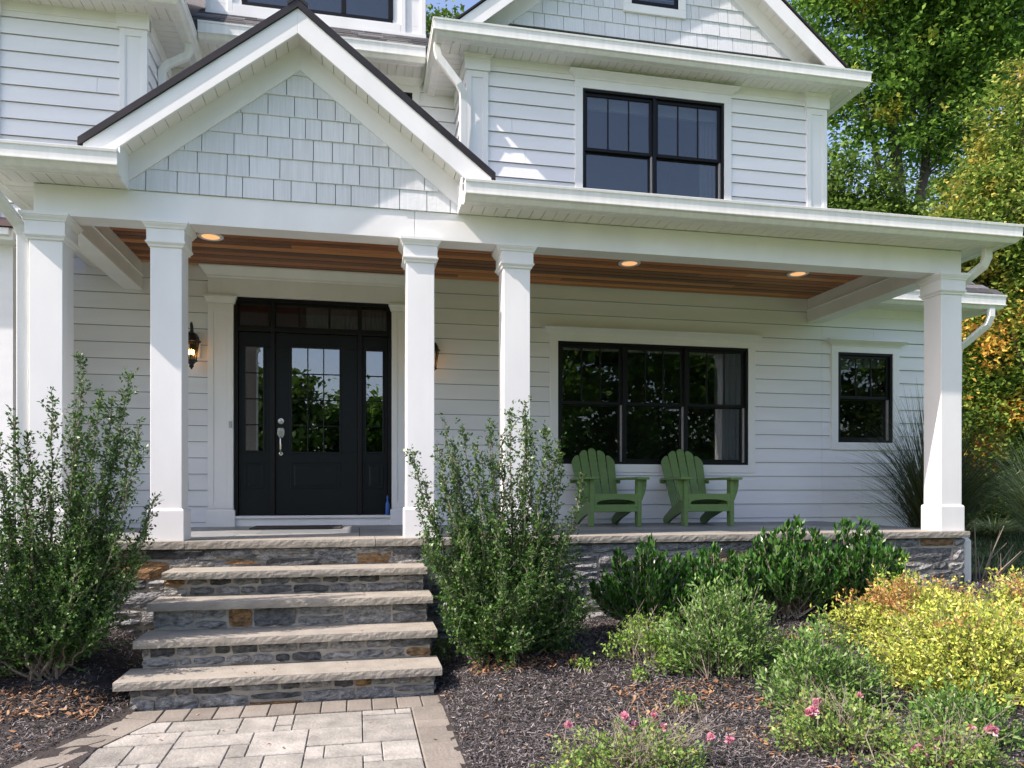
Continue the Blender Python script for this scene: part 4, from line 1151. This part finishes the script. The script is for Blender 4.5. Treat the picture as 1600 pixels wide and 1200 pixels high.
leader_shrub('upright small leaved evergreen shrub left of the steps, in front of the two left columns', -1.93, 5.28,
    [(-1.70, 2.16), (-1.44, 2.09), (-1.92, 1.98), (-1.58, 1.95), (-2.08, 1.80), (-1.42, 1.82), (-1.35, 1.62), (-2.0, 1.70), (-2.28, 1.66), (-1.78, 1.86), (-1.66, 1.80), (-1.52, 1.70), (-1.30, 1.30), (-1.33, 1.10), (-1.52, 1.90), (-2.22, 1.45)], 36, .56, (.5, 1.35), .0255, seed=11, dens=1.3)
leader_shrub('upright small leaved evergreen shrub at the left edge of the photo', -2.78, 5.30,
    [(-2.42, 1.72), (-2.38, 1.55), (-2.5, 1.60), (-2.62, 1.8), (-2.8, 1.9)], 34, .55, (.5, 1.4), .0255, seed=12, dens=1.3)
leader_shrub('wide upright small leaved evergreen shrub right of the steps, in front of the fourth column', 1.09, 5.33,
    [(.385, 1.60), (.62, 1.84), (.74, 1.80), (.92, 1.84), (1.16, 1.95), (1.10, 1.93), (1.22, 1.86), (1.30, 1.80), (1.27, 1.72), (1.48, 1.72), (1.44, 1.58), (1.40, 1.62), (1.58, 1.42), (.42, 1.22), (.47, 1.38), (.56, 1.62), (.66, 1.70), (.80, 1.66), (.88, 1.6), (1.02, 1.75), (.44, 1.02), (.58, 1.46), (.70, 1.52), (.96, 1.5)], 54, .62, (.40, 1.20), .0255, seed=13, dens=1.3)

def laurel(label, bx, by, h, w, seed):
    global rng
    rng = np.random.default_rng(seed)
    bz = ground_at(bx, by); root = thing('laurel_bush', label, 'shrub', (bx, by, bz), 'laurel bushes along the stone base')
    tw = MB(); P_, D_ = [], []
    for k in range(100):
        a = rng.uniform(0, 2 * math.pi); r = w * math.sqrt(rng.uniform(0, 1)); hh = h * rng.uniform(.62, 1.06) * (1 - .42 * (r / w) ** 2)
        b0 = np.array([bx + rng.normal(0, .07), by + rng.normal(0, .06), bz]); tip = np.array([bx + r * math.cos(a), by + r * math.sin(a) * .75, bz + hh])
        ctrl = np.array([bx + r * math.cos(a) * .8, by + r * math.sin(a) * .6, bz + hh * .4]); pts = bez(b0, ctrl, tip, 9)
        tw.tube([Vector(p) for p in pts], list(np.linspace(.008, .003, 9)), 4)
        n = 46; s = rng.uniform(.22, 1.0, n) ** .8; idx = np.clip((s * 8).astype(int), 0, 7); f = (s * 8 - idx)[:, None]
        lp = pts[idx] * (1 - f) + pts[idx + 1] * f; ax = unit(pts[idx + 1] - pts[idx])
        rad = rng.normal(size=(n, 3)); rad -= ax * (rad * ax).sum(1, keepdims=True); rad = unit(rad)
        P_.append(lp); D_.append(ax * rng.uniform(.45, 1.1, (n, 1)) + rad * rng.uniform(.35, .9, (n, 1)) + np.array([0, 0, .25]))
        n = 7; P_.append(np.repeat(tip[None], n, 0)); D_.append(unit(rng.normal(size=(n, 3))) * .45 + np.array([0, 0, 1.0]))
    P_ = np.concatenate(P_); D_ = np.concatenate(D_)
    leaves('foliage', 'laurel', P_, D_, rng.uniform(.045, .085, len(P_)), .32, root, fold=.12)
    tw.build('stem', 'twig', root, recalc=False)
for lab, x, y, h, w, sd_ in (('dark glossy laurel bush leftmost of the row, below the left green chair', 2.20, 5.60, .68, .40, 21),
                        ('low dark glossy laurel bush below the right green chair, behind the grey green plant', 2.86, 5.60, .60, .42, 22),
                        ('tall dark glossy laurel bush in the row, just right of the right green chair', 3.50, 5.62, .76, .42, 23),
                        ('dark glossy laurel bush rightmost of the row, behind the golden shrub', 4.10, 5.64, .70, .44, 24)):
    laurel(lab, x, y, h, w, sd_)

def mound(name, label, bx, by, w, dpt, h, nst, nleaf, L, ratio, m, seed, tips=None, cat='shrub', group=None, inner=.35, openness=0.0, flowers=(), updir=.5, twigm='twig', bare=0, ragged=0.0):
    """rounded plant: arching stems to an uneven dome, leaves along their outer part"""
    global rng
    rng = np.random.default_rng(seed)
    bz = ground_at(bx, by); root = thing(name, label, cat, (bx, by, bz), group)
    tw = MB(); P_, D_ = [], []; TP = []
    ph = rng.uniform(0, 6, 4)
    for k in range(nst):
        a = rng.uniform(0, 2 * math.pi); q = math.sqrt(rng.uniform(0.0, 1)); lump = 1 + .14 * math.sin(3 * a + ph[0]) + .1 * math.sin(5 * a + ph[1]) + rng.normal(0, .10)
        r = q * lump; zz = h * math.sqrt(max(0.04, 1 - min(q, .99) ** 2.4)) * (1 + .12 * math.sin(4 * a + 5 * q + ph[2]) + rng.normal(0, .08 + ragged)) * (1 - openness * rng.uniform(0, .7))
        tip = np.array([bx + w * r * math.cos(a), by + dpt * r * math.sin(a), 0]); tip[2] = max(ground_at(tip[0], tip[1]), bz) + max(zz, .04)
        b0 = np.array([bx + rng.normal(0, .05) + w * .35 * r * math.cos(a), by + rng.normal(0, .05) + dpt * .35 * r * math.sin(a), bz - .02])
        ctrl = (b0 + tip) / 2; ctrl[2] = b0[2] + (tip[2] - b0[2]) * .75; pts = bez(b0, ctrl, tip, 8)
        tw.tube([Vector(p) for p in pts], list(np.linspace(.0045, .0015, 8)), 3)
        n = nleaf; s = 1 - rng.uniform(0, 1 - inner, n) ** 1.2; idx = np.clip((s * 7).astype(int), 0, 6); f = (s * 7 - idx)[:, None]
        lp = pts[idx] * (1 - f) + pts[idx + 1] * f + rng.normal(0, L * .75, (n, 3)); ax = unit(pts[idx + 1] - pts[idx])
        P_.append(lp); D_.append(unit(rng.normal(size=(n, 3))) + ax * updir + np.array([0, 0, .25])); TP.append(tip)
    for k in range(bare):
        a = rng.uniform(0, 2 * math.pi); q = rng.uniform(.2, 1.1)
        b0 = np.array([bx + rng.normal(0, .1), by + rng.normal(0, .08), bz]); tip = np.array([bx + w * q * math.cos(a), by + dpt * q * math.sin(a), bz + h * rng.uniform(.7, 1.25)])
        mid = (b0 + tip) / 2 + rng.normal(0, .03, 3); tw.tube([Vector(b0), Vector(mid), Vector(tip)], [.003, .0025, .0012], 3)
        for e in range(3):
            p = mid + (tip - mid) * rng.uniform(0, .9); tw.tube([Vector(p), Vector(p + rng.normal(0, .045, 3) + np.array([0, 0, .04]))], [.0016, .0008], 3)
    P_ = np.concatenate(P_); D_ = np.concatenate(D_); TP = np.array(TP)
    if tips is not None:
        tm, frac = tips; k = P_[:, 2] > np.quantile(P_[:, 2], 1 - frac)
        k &= (np.sin(P_[:, 0] * 7.3 + ph[0]) + np.sin(P_[:, 1] * 9.1 + ph[1]) + rng.normal(0, .35, len(P_))) > .25
        leaves('tip_foliage', tm, P_[k], D_[k], rng.uniform(.7, 1.2, k.sum()) * L, ratio, root); P_, D_ = P_[~k], D_[~k]
    leaves('foliage', m, P_, D_, rng.uniform(.65, 1.25, len(P_)) * L, ratio, root)
    tw.build('stem', twigm, root, recalc=False)
    for (fx, fy, fz, fs) in flowers:
        n = 34; c = np.array([fx, fy, fz]); dd = unit(rng.normal(size=(n, 3)) + np.array([0, -.5, .7])); o = leaves('flower', 'petal', c + dd * fs * .15, dd, rng.uniform(.5, .85, n) * fs, .95, root, fold=.3)
    return root

mound('golden_shrub', 'golden leaved shrub with orange tips in front of the right end of the stone base', 4.12, 4.95, .62, .5, .40, 300, 46, .033, .46, 'gold', 31, inner=.15, ragged=.10, tips=('goldtip', .22))
mound('golden_shrub', 'large golden leaved shrub in the foreground at the right edge', 3.95, 4.20, .72, .52, .46, 400, 46, .033, .46, 'gold', 32, inner=.15, ragged=.10, tips=('goldtip', .05))
mound('golden_shrub', 'golden leaved shrub at the far right, just right of the downspout foot', 5.0, 4.75, .62, .5, .42, 270, 46, .033, .46, 'gold', 33, inner=.15, ragged=.10, tips=('goldtip', .10))

mound('leafy_perennial', 'leggy bright green perennial left of the grey green plant, by the laurels', 2.02, 5.02, .34, .28, .30, 90, 22, .030, .5, 'fresh', 41, cat='plant', openness=.6, bare=14, ragged=.2)
mound('silvery_plant', 'large bushy grey green plant in the middle of the flower bed', 2.45, 4.78, .44, .32, .50, 200, 44, .038, .36, 'silver', 42, cat='plant', openness=.35, updir=1.0, ragged=.22, inner=.2)
mound('silvery_plant', 'grey green plant beside the golden shrub, with pink roses at its left', 2.78, 4.12, .40, .30, .40, 170, 42, .036, .36, 'silver', 43, cat='plant', openness=.35, updir=1.0, ragged=.22, inner=.2)
mound('yellowing_plant', 'small yellowing plant on the mulch between the two grey green plants', 2.98, 4.85, .16, .14, .22, 34, 18, .022, .5, 'fresh', 44, cat='plant', openness=.5, bare=6)

def fl(pts, k, s): return [(x * k, y * k, 1.35 - (1.35 - z) * k, s * random.uniform(.8, 1.2)) for x, y, z in pts]
mound('rose_bush', 'sparse twiggy rose bush with small pink blooms at the bottom centre of the photo', 1.26, 3.32, .42, .30, .24, 110, 24, .024, .55, 'rose', 51, cat='plant', openness=.5, bare=60,
      flowers=fl([(1.063, 3.75, .131), (1.386, 3.8, .143), (1.44, 3.8, .091), (1.555, 3.8, .135), (1.589, 3.75, .086), (1.831, 3.7, .034), (1.942, 3.7, .012)], .91, .028))
mound('rose_bush', 'green rose bush with a cluster of pink blooms below the second grey green plant', 2.47, 3.55, .34, .28, .26, 120, 26, .025, .55, 'rose', 52, cat='plant', openness=.4, bare=24,
      flowers=fl([(2.496, 3.75, .169), (2.405, 3.7, .129), (2.421, 3.7, .103), (2.831, 3.85, .157), (2.44, 3.7, .14)], .95, .032))
mound('rose_bush', 'rose bush with the brightest pink blooms at the bottom right corner', 2.72, 3.10, .36, .24, .22, 120, 24, .025, .55, 'rose', 53, cat='plant', openness=.45, bare=36,
      flowers=fl([(3.249, 3.5, .045), (3.387, 3.5, .035), (2.97, 3.4, .039), (2.792, 3.35, .019), (2.831, 3.35, 0), (2.947, 3.35, -.027), (2.935, 3.3, -.042), (2.90, 3.35, .0)], .915, .036))
mound('silvery_plant', 'pale grey green plant between the corner roses and the golden shrub', 3.15, 3.45, .32, .22, .28, 80, 36, .038, .34, 'silver', 54, cat='plant', openness=.4, updir=1.0, ragged=.22, inner=.2)
for x, y, lab in ((1.50, 4.95, 'tiny green seedling on the mulch right of the wide upright shrub'), (1.83, 4.72, 'small light green seedling on the mulch beside the leggy perennial'), (1.95, 4.25, 'small weed with pale leaves on the mulch below the big grey green plant'), (.60, 5.55, 'small green sapling in the shade beside the third step')):
    mound('seedling', lab, x, y, .07, .06, .08 if x > .7 else .2, 12, 9, .026, .6, 'fresh', int(60 + x * 10), cat='plant')

def grass(name, label, bx, by, nb, h, spread, m, seed, wid=.006, lean=(.25, 1.0), droop=.5, bz=None):
    global rng
    rng = np.random.default_rng(seed)
    bz = ground_at(bx, by) if bz is None else bz
    root = thing(name, label, 'grass', (bx, by, bz)); V = []; F = []
    for k in range(nb):
        a = rng.uniform(0, 2 * math.pi); r0 = .16 * math.sqrt(rng.uniform()); L = h * rng.uniform(.55, 1.15); ln = rng.uniform(*lean) * spread
        dx, dy = math.cos(a), math.sin(a); p0 = np.array([bx + r0 * dx, by + r0 * dy, bz]); n = 9
        sx, sy = -dy, dx
        for i in range(n):
            t = i / (n - 1); o = ln * (t ** 1.7); z = L * (t - droop * ln / spread * t ** 3 * .75)
            w = wid * (1 - t) ** .6 * .5 + .0004; c = p0 + np.array([dx * o, dy * o, max(z, .01)])
            V += [(c[0] - sx * w, c[1] - sy * w, c[2]), (c[0] + sx * w, c[1] + sy * w, c[2])]
        b = len(V) - 2 * n; F += [(b + 2 * i, b + 2 * i + 1, b + 2 * i + 3, b + 2 * i + 2) for i in range(n - 1)]
    mb = MB(); mb.v = V; mb.f = F; mb.build('blades', m, root, recalc=False); return root
grass('ornamental_grass', 'dark arching ornamental grass clump below the small window at the porch end', 6.35, 7.35, 1100, 2.0, 1.45, 'reed', 71, wid=.010, droop=.62, lean=(.10, 1.0))
grass('ornamental_grass', 'pale arching ornamental grass at the right edge beyond the porch corner', 9.35, 8.8, 700, 1.9, 1.5, 'palereed', 72, wid=.015, droop=.8)
grass('ornamental_grass', 'small dark grass clump in the shade between the pale grass and the downspout', 8.4, 9.8, 300, 1.5, 1.0, 'reed', 73, wid=.014, droop=.8)
grass('dry_grass', 'low straw coloured grass lying on the ground beyond the porch corner', 10.3, 10.6, 420, .45, 1.3, 'palereed', 74, wid=.018, droop=.9)
mb = MB(); rng = np.random.default_rng(75)
rt = thing('bare_twigs', 'few bare grey branches poking up beside the downspout foot', 'plant', (5.95, 6.3, .35))
for k in range(9):
    a = rng.uniform(-.3, 1.2); L = rng.uniform(.35, .75); p = Vector((5.95 + rng.normal(0, .05), 6.3, .3)); e = p + Vector((math.sin(a) * L, rng.normal(0, .1), math.cos(a) * L)); mid = (p + e) / 2 + Vector((0, 0, .04))
    mb.tube([p, mid, e], [.009, .007, .003], 5); mb.tube([mid, mid + Vector((rng.normal(0, .12), 0, .16))], [.005, .002], 4)
mb.build('stem', 'twig', rt, recalc=False)

# ------------------------------------------------------------------ loose bark and fallen leaves
def scatter(name, m, n, regions, L, Wd, seed, kindv='stuff', lift=.006, tiltmax=.35, label=None):
    global rng
    rng = np.random.default_rng(seed); xs = []; ys = []
    for (x0, x1, y0, y1, wt) in regions:
        k = int(n * wt); xs.append(rng.uniform(x0, x1, k)); ys.append(rng.uniform(y0, y1, k))
    x = np.concatenate(xs); y = np.concatenate(ys)
    ok = ~((x < .53) & (x > -1.39 - np.maximum(0, 4.75 - y) * .46) & (y < 6.1)); ok &= ~((y > 6.09) & (x > -2.5) & (x < 5.6)); x, y = x[ok], y[ok]
    n = len(x); z = gz(x, y) + lift + rng.uniform(0, .012, n)
    a = rng.uniform(0, 2 * math.pi, n); tl = rng.normal(0, tiltmax, n)
    d = np.stack([np.cos(a) * np.cos(tl), np.sin(a) * np.cos(tl), np.sin(tl)], 1)
    sd_ = np.stack([-np.sin(a), np.cos(a), rng.normal(0, .35, n)], 1); sd_ = unit(sd_)
    l = rng.uniform(*L, n)[:, None]; w = rng.uniform(*Wd, n)[:, None]; c = np.stack([x, y, z], 1)
    v = np.empty((n, 4, 3)); v[:, 0] = c - d * l / 2 - sd_ * w / 2; v[:, 1] = c + d * l / 2 - sd_ * w * .3; v[:, 2] = c + d * l / 2 + sd_ * w * .3; v[:, 3] = c - d * l / 2 + sd_ * w / 2
    me = bpy.data.meshes.new(name); me.vertices.add(4 * n); me.vertices.foreach_set('co', v.reshape(-1)); me.loops.add(4 * n); me.loops.foreach_set('vertex_index', np.arange(4 * n, dtype=np.int32))
    me.polygons.add(n); me.polygons.foreach_set('loop_start', np.arange(0, 4 * n, 4, dtype=np.int32)); me.polygons.foreach_set('loop_total', np.full(n, 4, dtype=np.int32)); me.update(); me.validate()
    me.materials.append(MT[m]); o = bpy.data.objects.new(name, me); C.objects.link(o); kind(o, kindv); return o
scatter('bark_mulch', 'chip', 190000, [(-4.2, -1.3, 2.8, 6.1, .22), (.5, 3.2, 2.6, 6.1, .52), (3.2, 5.8, 3.2, 6.1, .22), (5.6, 7, 5, 6.6, .04)], (.012, .044), (.003, .0075), 81)
scatter('leaf_litter', 'litter', 2600, [(.75, 1.55, 5.0, 5.28, .20), (-2.3, -1.5, 4.75, 5.1, .16), (1.6, 2.5, 4.15, 4.65, .13), (2.0, 2.9, 3.2, 3.9, .09), (2.9, 3.6, 4.9, 5.3, .08), (-3.4, -1.4, 3.8, 5.4, .10), (.5, 3.5, 2.9, 5.5, .12)], (.012, .045), (.006, .018), 82, lift=.014)

# ------------------------------------------------------------------ trees
def tree(label, bx, by, trunk, crown, leafL, m, seed, name='tree', cat='tree', group=None, clump=.42, ratio=.62, r0=.2):
    """trunk = polylines; crown = ellipsoids (cx, cy, cz, rx, ry, rz, clumps, leaves per clump)"""
    global rng
    rng = np.random.default_rng(seed)
    bz = ground_at(bx, by); root = thing(name, label, cat, (bx, by, bz), group)
    P_, D_ = [], []; tw = MB(); centres = []
    for (cx, cy, cz, rx, ry, rz, nc, nl) in crown:
        u = unit(rng.normal(size=(nc, 3))); r = rng.uniform(0, 1, (nc, 1)) ** (1 / 2.4)
        c = np.array([cx, cy, cz]) + u * r * np.array([rx, ry, rz]); centres.append(c)
        if leafL < .3: nc_ = nc; cs = clump * rng.uniform(.45, 1.25, (nc, 1, 1)); nl = int(nl * 1.15)
        else: cs = clump * rng.uniform(.6, 1.4, (nc, 1, 1))
        p = c[:, None, :] + rng.normal(size=(nc, nl, 3)) * cs * np.array([1, 1, .5])
        P_.append(p.reshape(-1, 3))
    P_ = np.concatenate(P_); n = len(P_); k = P_[:, 2] > bz + .05; P_ = P_[k]; n = len(P_)
    d = unit(rng.normal(size=(n, 3)) * np.array([1, 1, .6]) + np.array([0, 0, -.35]))
    leaves('crown', m, P_, d, rng.uniform(.65, 1.25, n) * leafL, ratio, root, flat=.68)
    for line, rad in trunk:
        pts = [Vector(q) for q in line]; tw.tube(pts, list(np.linspace(rad, rad * .35, len(pts))), 7)
    allc = np.concatenate(centres); src = [Vector(q) for line, rad in trunk for q in line[1:]]
    for c in allc[rng.permutation(len(allc))[:min(70, len(allc))]]:
        c = Vector(c); lower = [q for q in src if q.z < c.z - .2] or src
        s = min(lower, key=lambda q: (q - c).length); mid = (s + c) / 2 + Vector(rng.normal(0, .12, 3)) + Vector((0, 0, -.1))
        tw.tube([s, mid, c], [r0 * .16, r0 * .10, r0 * .04], 4)
    tw.build('trunk', 'bark', root, recalc=False); return root
tree('tall dark green tree with forked trunk and sky gaps, right of the house', 16.6, 20,
     [([(16.6, 20, .4), (16.5, 20, 4), (16.35, 20, 8), (16.0, 20, 11.0), (15.9, 20.2, 13), (16.1, 20, 16), (16.2, 20, 19)], .26), ([(16.4, 20, 8.6), (17.1, 20.2, 11), (17.5, 20.3, 14), (18.2, 20, 17)], .18), ([(16.3, 20, 8.8), (15.2, 19.8, 11), (14.4, 19.6, 13.4)], .12)],
     [(14.4, 20, 16.6, 2.0, 2, 2.9, 120, 110), (16.4, 20, 18.2, 2.6, 2.2, 2.9, 160, 110), (18.6, 20, 15.6, 2.0, 2, 2.6, 130, 110), (16.2, 20, 14.3, 2.1, 1.8, 1.2, 44, 100), (14.5, 20, 12.8, 1.6, 1.5, 1.4, 40, 105), (17.7, 20, 12.8, 1.3, 1.5, 1.3, 40, 105), (16.1, 20, 11.6, 2.2, 1.2, .8, 10, 80), (20.5, 20.5, 17.5, 2.2, 2, 2.6, 90, 100)], .165, 'treeA', 91, clump=.40)
tree('big tree turning yellow and orange at the right edge', 14.2, 13,
     [([(14.2, 13, .4), (14.1, 13, 2.5), (13.8, 13, 5), (13.4, 13, 8)], .2), ([(14.1, 13, 2.6), (12.8, 12.8, 4.5), (11.8, 12.6, 6.2)], .1)],
     [(13.9, 13, 8.2, 1.5, 1.4, 2.2, 170, 100), (13.0, 13, 6.6, 1.7, 1.5, 1.3, 170, 100), (11.9, 13, 5.9, 1.2, 1.2, .9, 100, 100), (13.6, 13, 4.8, 2.1, 1.6, 1.5, 190, 100), (15.4, 13, 7, 1.6, 1.6, 3, 110, 90)], .105, 'treeB', 92, clump=.28)
tree('rounded bright green tree behind the right end of the porch roof', 11.9, 16.5,
     [([(11.9, 16.5, .4), (11.9, 16.5, 3), (12.0, 16.5, 6)], .16)],
     [(11.7, 16.5, 7.4, 1.5, 1.4, 1.9, 200, 100), (12.9, 16.5, 7.0, 1.2, 1.2, 1.6, 110, 95), (10.6, 16.5, 8.4, .8, 1.0, 1.3, 50, 90)], .125, 'treeC', 93, clump=.30)
tree('dense understorey tree with orange leaf patches at the right edge beside the porch column', 11.9, 11.6,
     [([(11.9, 11.6, .4), (11.9, 11.6, 1.6), (11.7, 11.6, 3)], .1), ([(12.0, 11.6, .4), (12.4, 11.6, 2.4)], .07)],
     [(11.6, 11.7, 3.9, 1.1, .9, .9, 90, 95), (11.2, 11.6, 2.6, .9, .8, 1.0, 80, 95), (12.6, 11.6, 2.6, 1.0, .9, 1.5, 90, 95), (11.6, 12.0, 1.3, 1.4, .9, .9, 90, 95)], .095, 'treeD', 94, clump=.32)
tree('tree top showing between the dormer and the upper right gable', 2.3, 21, [([(2.3, 21, .4), (2.3, 21, 8), (2.2, 21, 13)], .2)], [(2.0, 21, 12.6, 1.6, 1.5, 2.0, 110, 90)], .15, 'treeC', 95)
tree('pale green tree at the top right corner behind the others', 23.5, 25, [([(23.5, 25, .4), (23.4, 25, 9), (23.2, 25, 16)], .25)], [(22.6, 25, 18.5, 3.0, 2.4, 4.0, 170, 95), (25.5, 25, 15, 3, 2.5, 4, 110, 90), (22.8, 25, 11.5, 2.6, 2.2, 3.2, 110, 90)], .17, 'treeC', 96)
tree('dark broad tree low behind the turning tree', 17.5, 17.5, [([(17.5, 17.5, .4), (17.5, 17.5, 4)], .2)], [(16.6, 17.5, 4.2, 2.6, 1.5, 3.6, 170, 90), (20.5, 18, 5, 3, 2, 4.4, 150, 90)], .14, 'treeA', 97)
# across the lawn behind the camera: seen only as reflections in the panes
for x, y, h, m, s_, lab in ((-4.2, -22, 7.4, 'treeC', 2.2, 'light green tree across the lawn reflected in the front door'), (.2, -24, 6.6, 'treeA', 2.0, 'small dark tree across the lawn reflected in the right sidelight'),
        (-9.5, -24, 10, 'treeA', 3, 'tall dark tree across the lawn reflected in the left sidelight'), (9, -21, 14, 'treeA', 4.4, 'tall dark tree across the lawn reflected in the left part of the triple window'),
        (15, -22, 14, 'treeA', 4.6, 'tall dark tree across the lawn reflected in the middle of the triple window'), (21.5, -22, 14, 'treeA', 4.6, 'tall dark tree across the lawn reflected in the right part of the triple window'),
        (29, -20, 11, 'treeC', 4.6, 'tall light tree across the lawn reflected in the small window')):
    tree(lab, x, y, [([(x, y, 0), (x, y, h * .3), (x, y, h * .6)], .22)], [(x, y, h * .58, s_, s_, h * .42, 130, 75), (x, y, h * .2, s_ * .9, s_ * .9, h * .2, 60, 75)], .40, m, 100 + int(x), clump=.55)
mb = MB(); rng = np.random.default_rng(140)
N = 16000; px_ = rng.uniform(-40, 60, N); hh = 2.2 + .8 * np.sin(px_ * .5) + .5 * np.sin(px_ * 1.3)
wd = leaves('distant_hedgerow', 'treeA', np.stack([px_, -30 + rng.normal(0, 1.2, N), rng.uniform(0, 1, N) ** .8 * hh], 1), rng.normal(size=(N, 3)), rng.uniform(.3, .6, N), .7, None)
kind(wd, 'stuff')

# lawn blades beyond the porch end
rng = np.random.default_rng(150); N = 26000
gx_ = rng.uniform(5.8, 15, N); gy__ = rng.uniform(6.0, 13, N); k = ~((gx_ < 7.6) & (gy__ > 8.3)); gx_, gy__ = gx_[k], gy__[k]
lw_ = leaves('lawn_grass', 'reed', np.stack([gx_, gy__, gz(gx_, gy__) - .03], 1), rng.normal(0, .35, (len(gx_), 3)) + np.array([0, 0, 1.0]), rng.uniform(.05, .12, len(gx_)), .12, None)
kind(lw_, 'stuff')
# a few leaves blown onto the steps and the path
rng = np.random.default_rng(151); P_ = []
for yf, zt, xa, xb in ST:
    n = 10; P_.append(np.stack([rng.uniform(xa + .1, xb - .1, n), yf + rng.uniform(.06, .26, n), np.full(n, zt + .004)], 1))
n = 46; P_.append(np.stack([rng.uniform(-1.5, .45, n), rng.uniform(3.4, 4.9, n), np.full(n, .006)], 1)); P_ = np.concatenate(P_)
dd = rng.normal(size=P_.shape) * np.array([1, 1, .12]); kind(leaves('blown_leaves', 'litter', P_, dd, rng.uniform(.008, .03, len(P_)), .55, None, flat=.9), 'stuff')
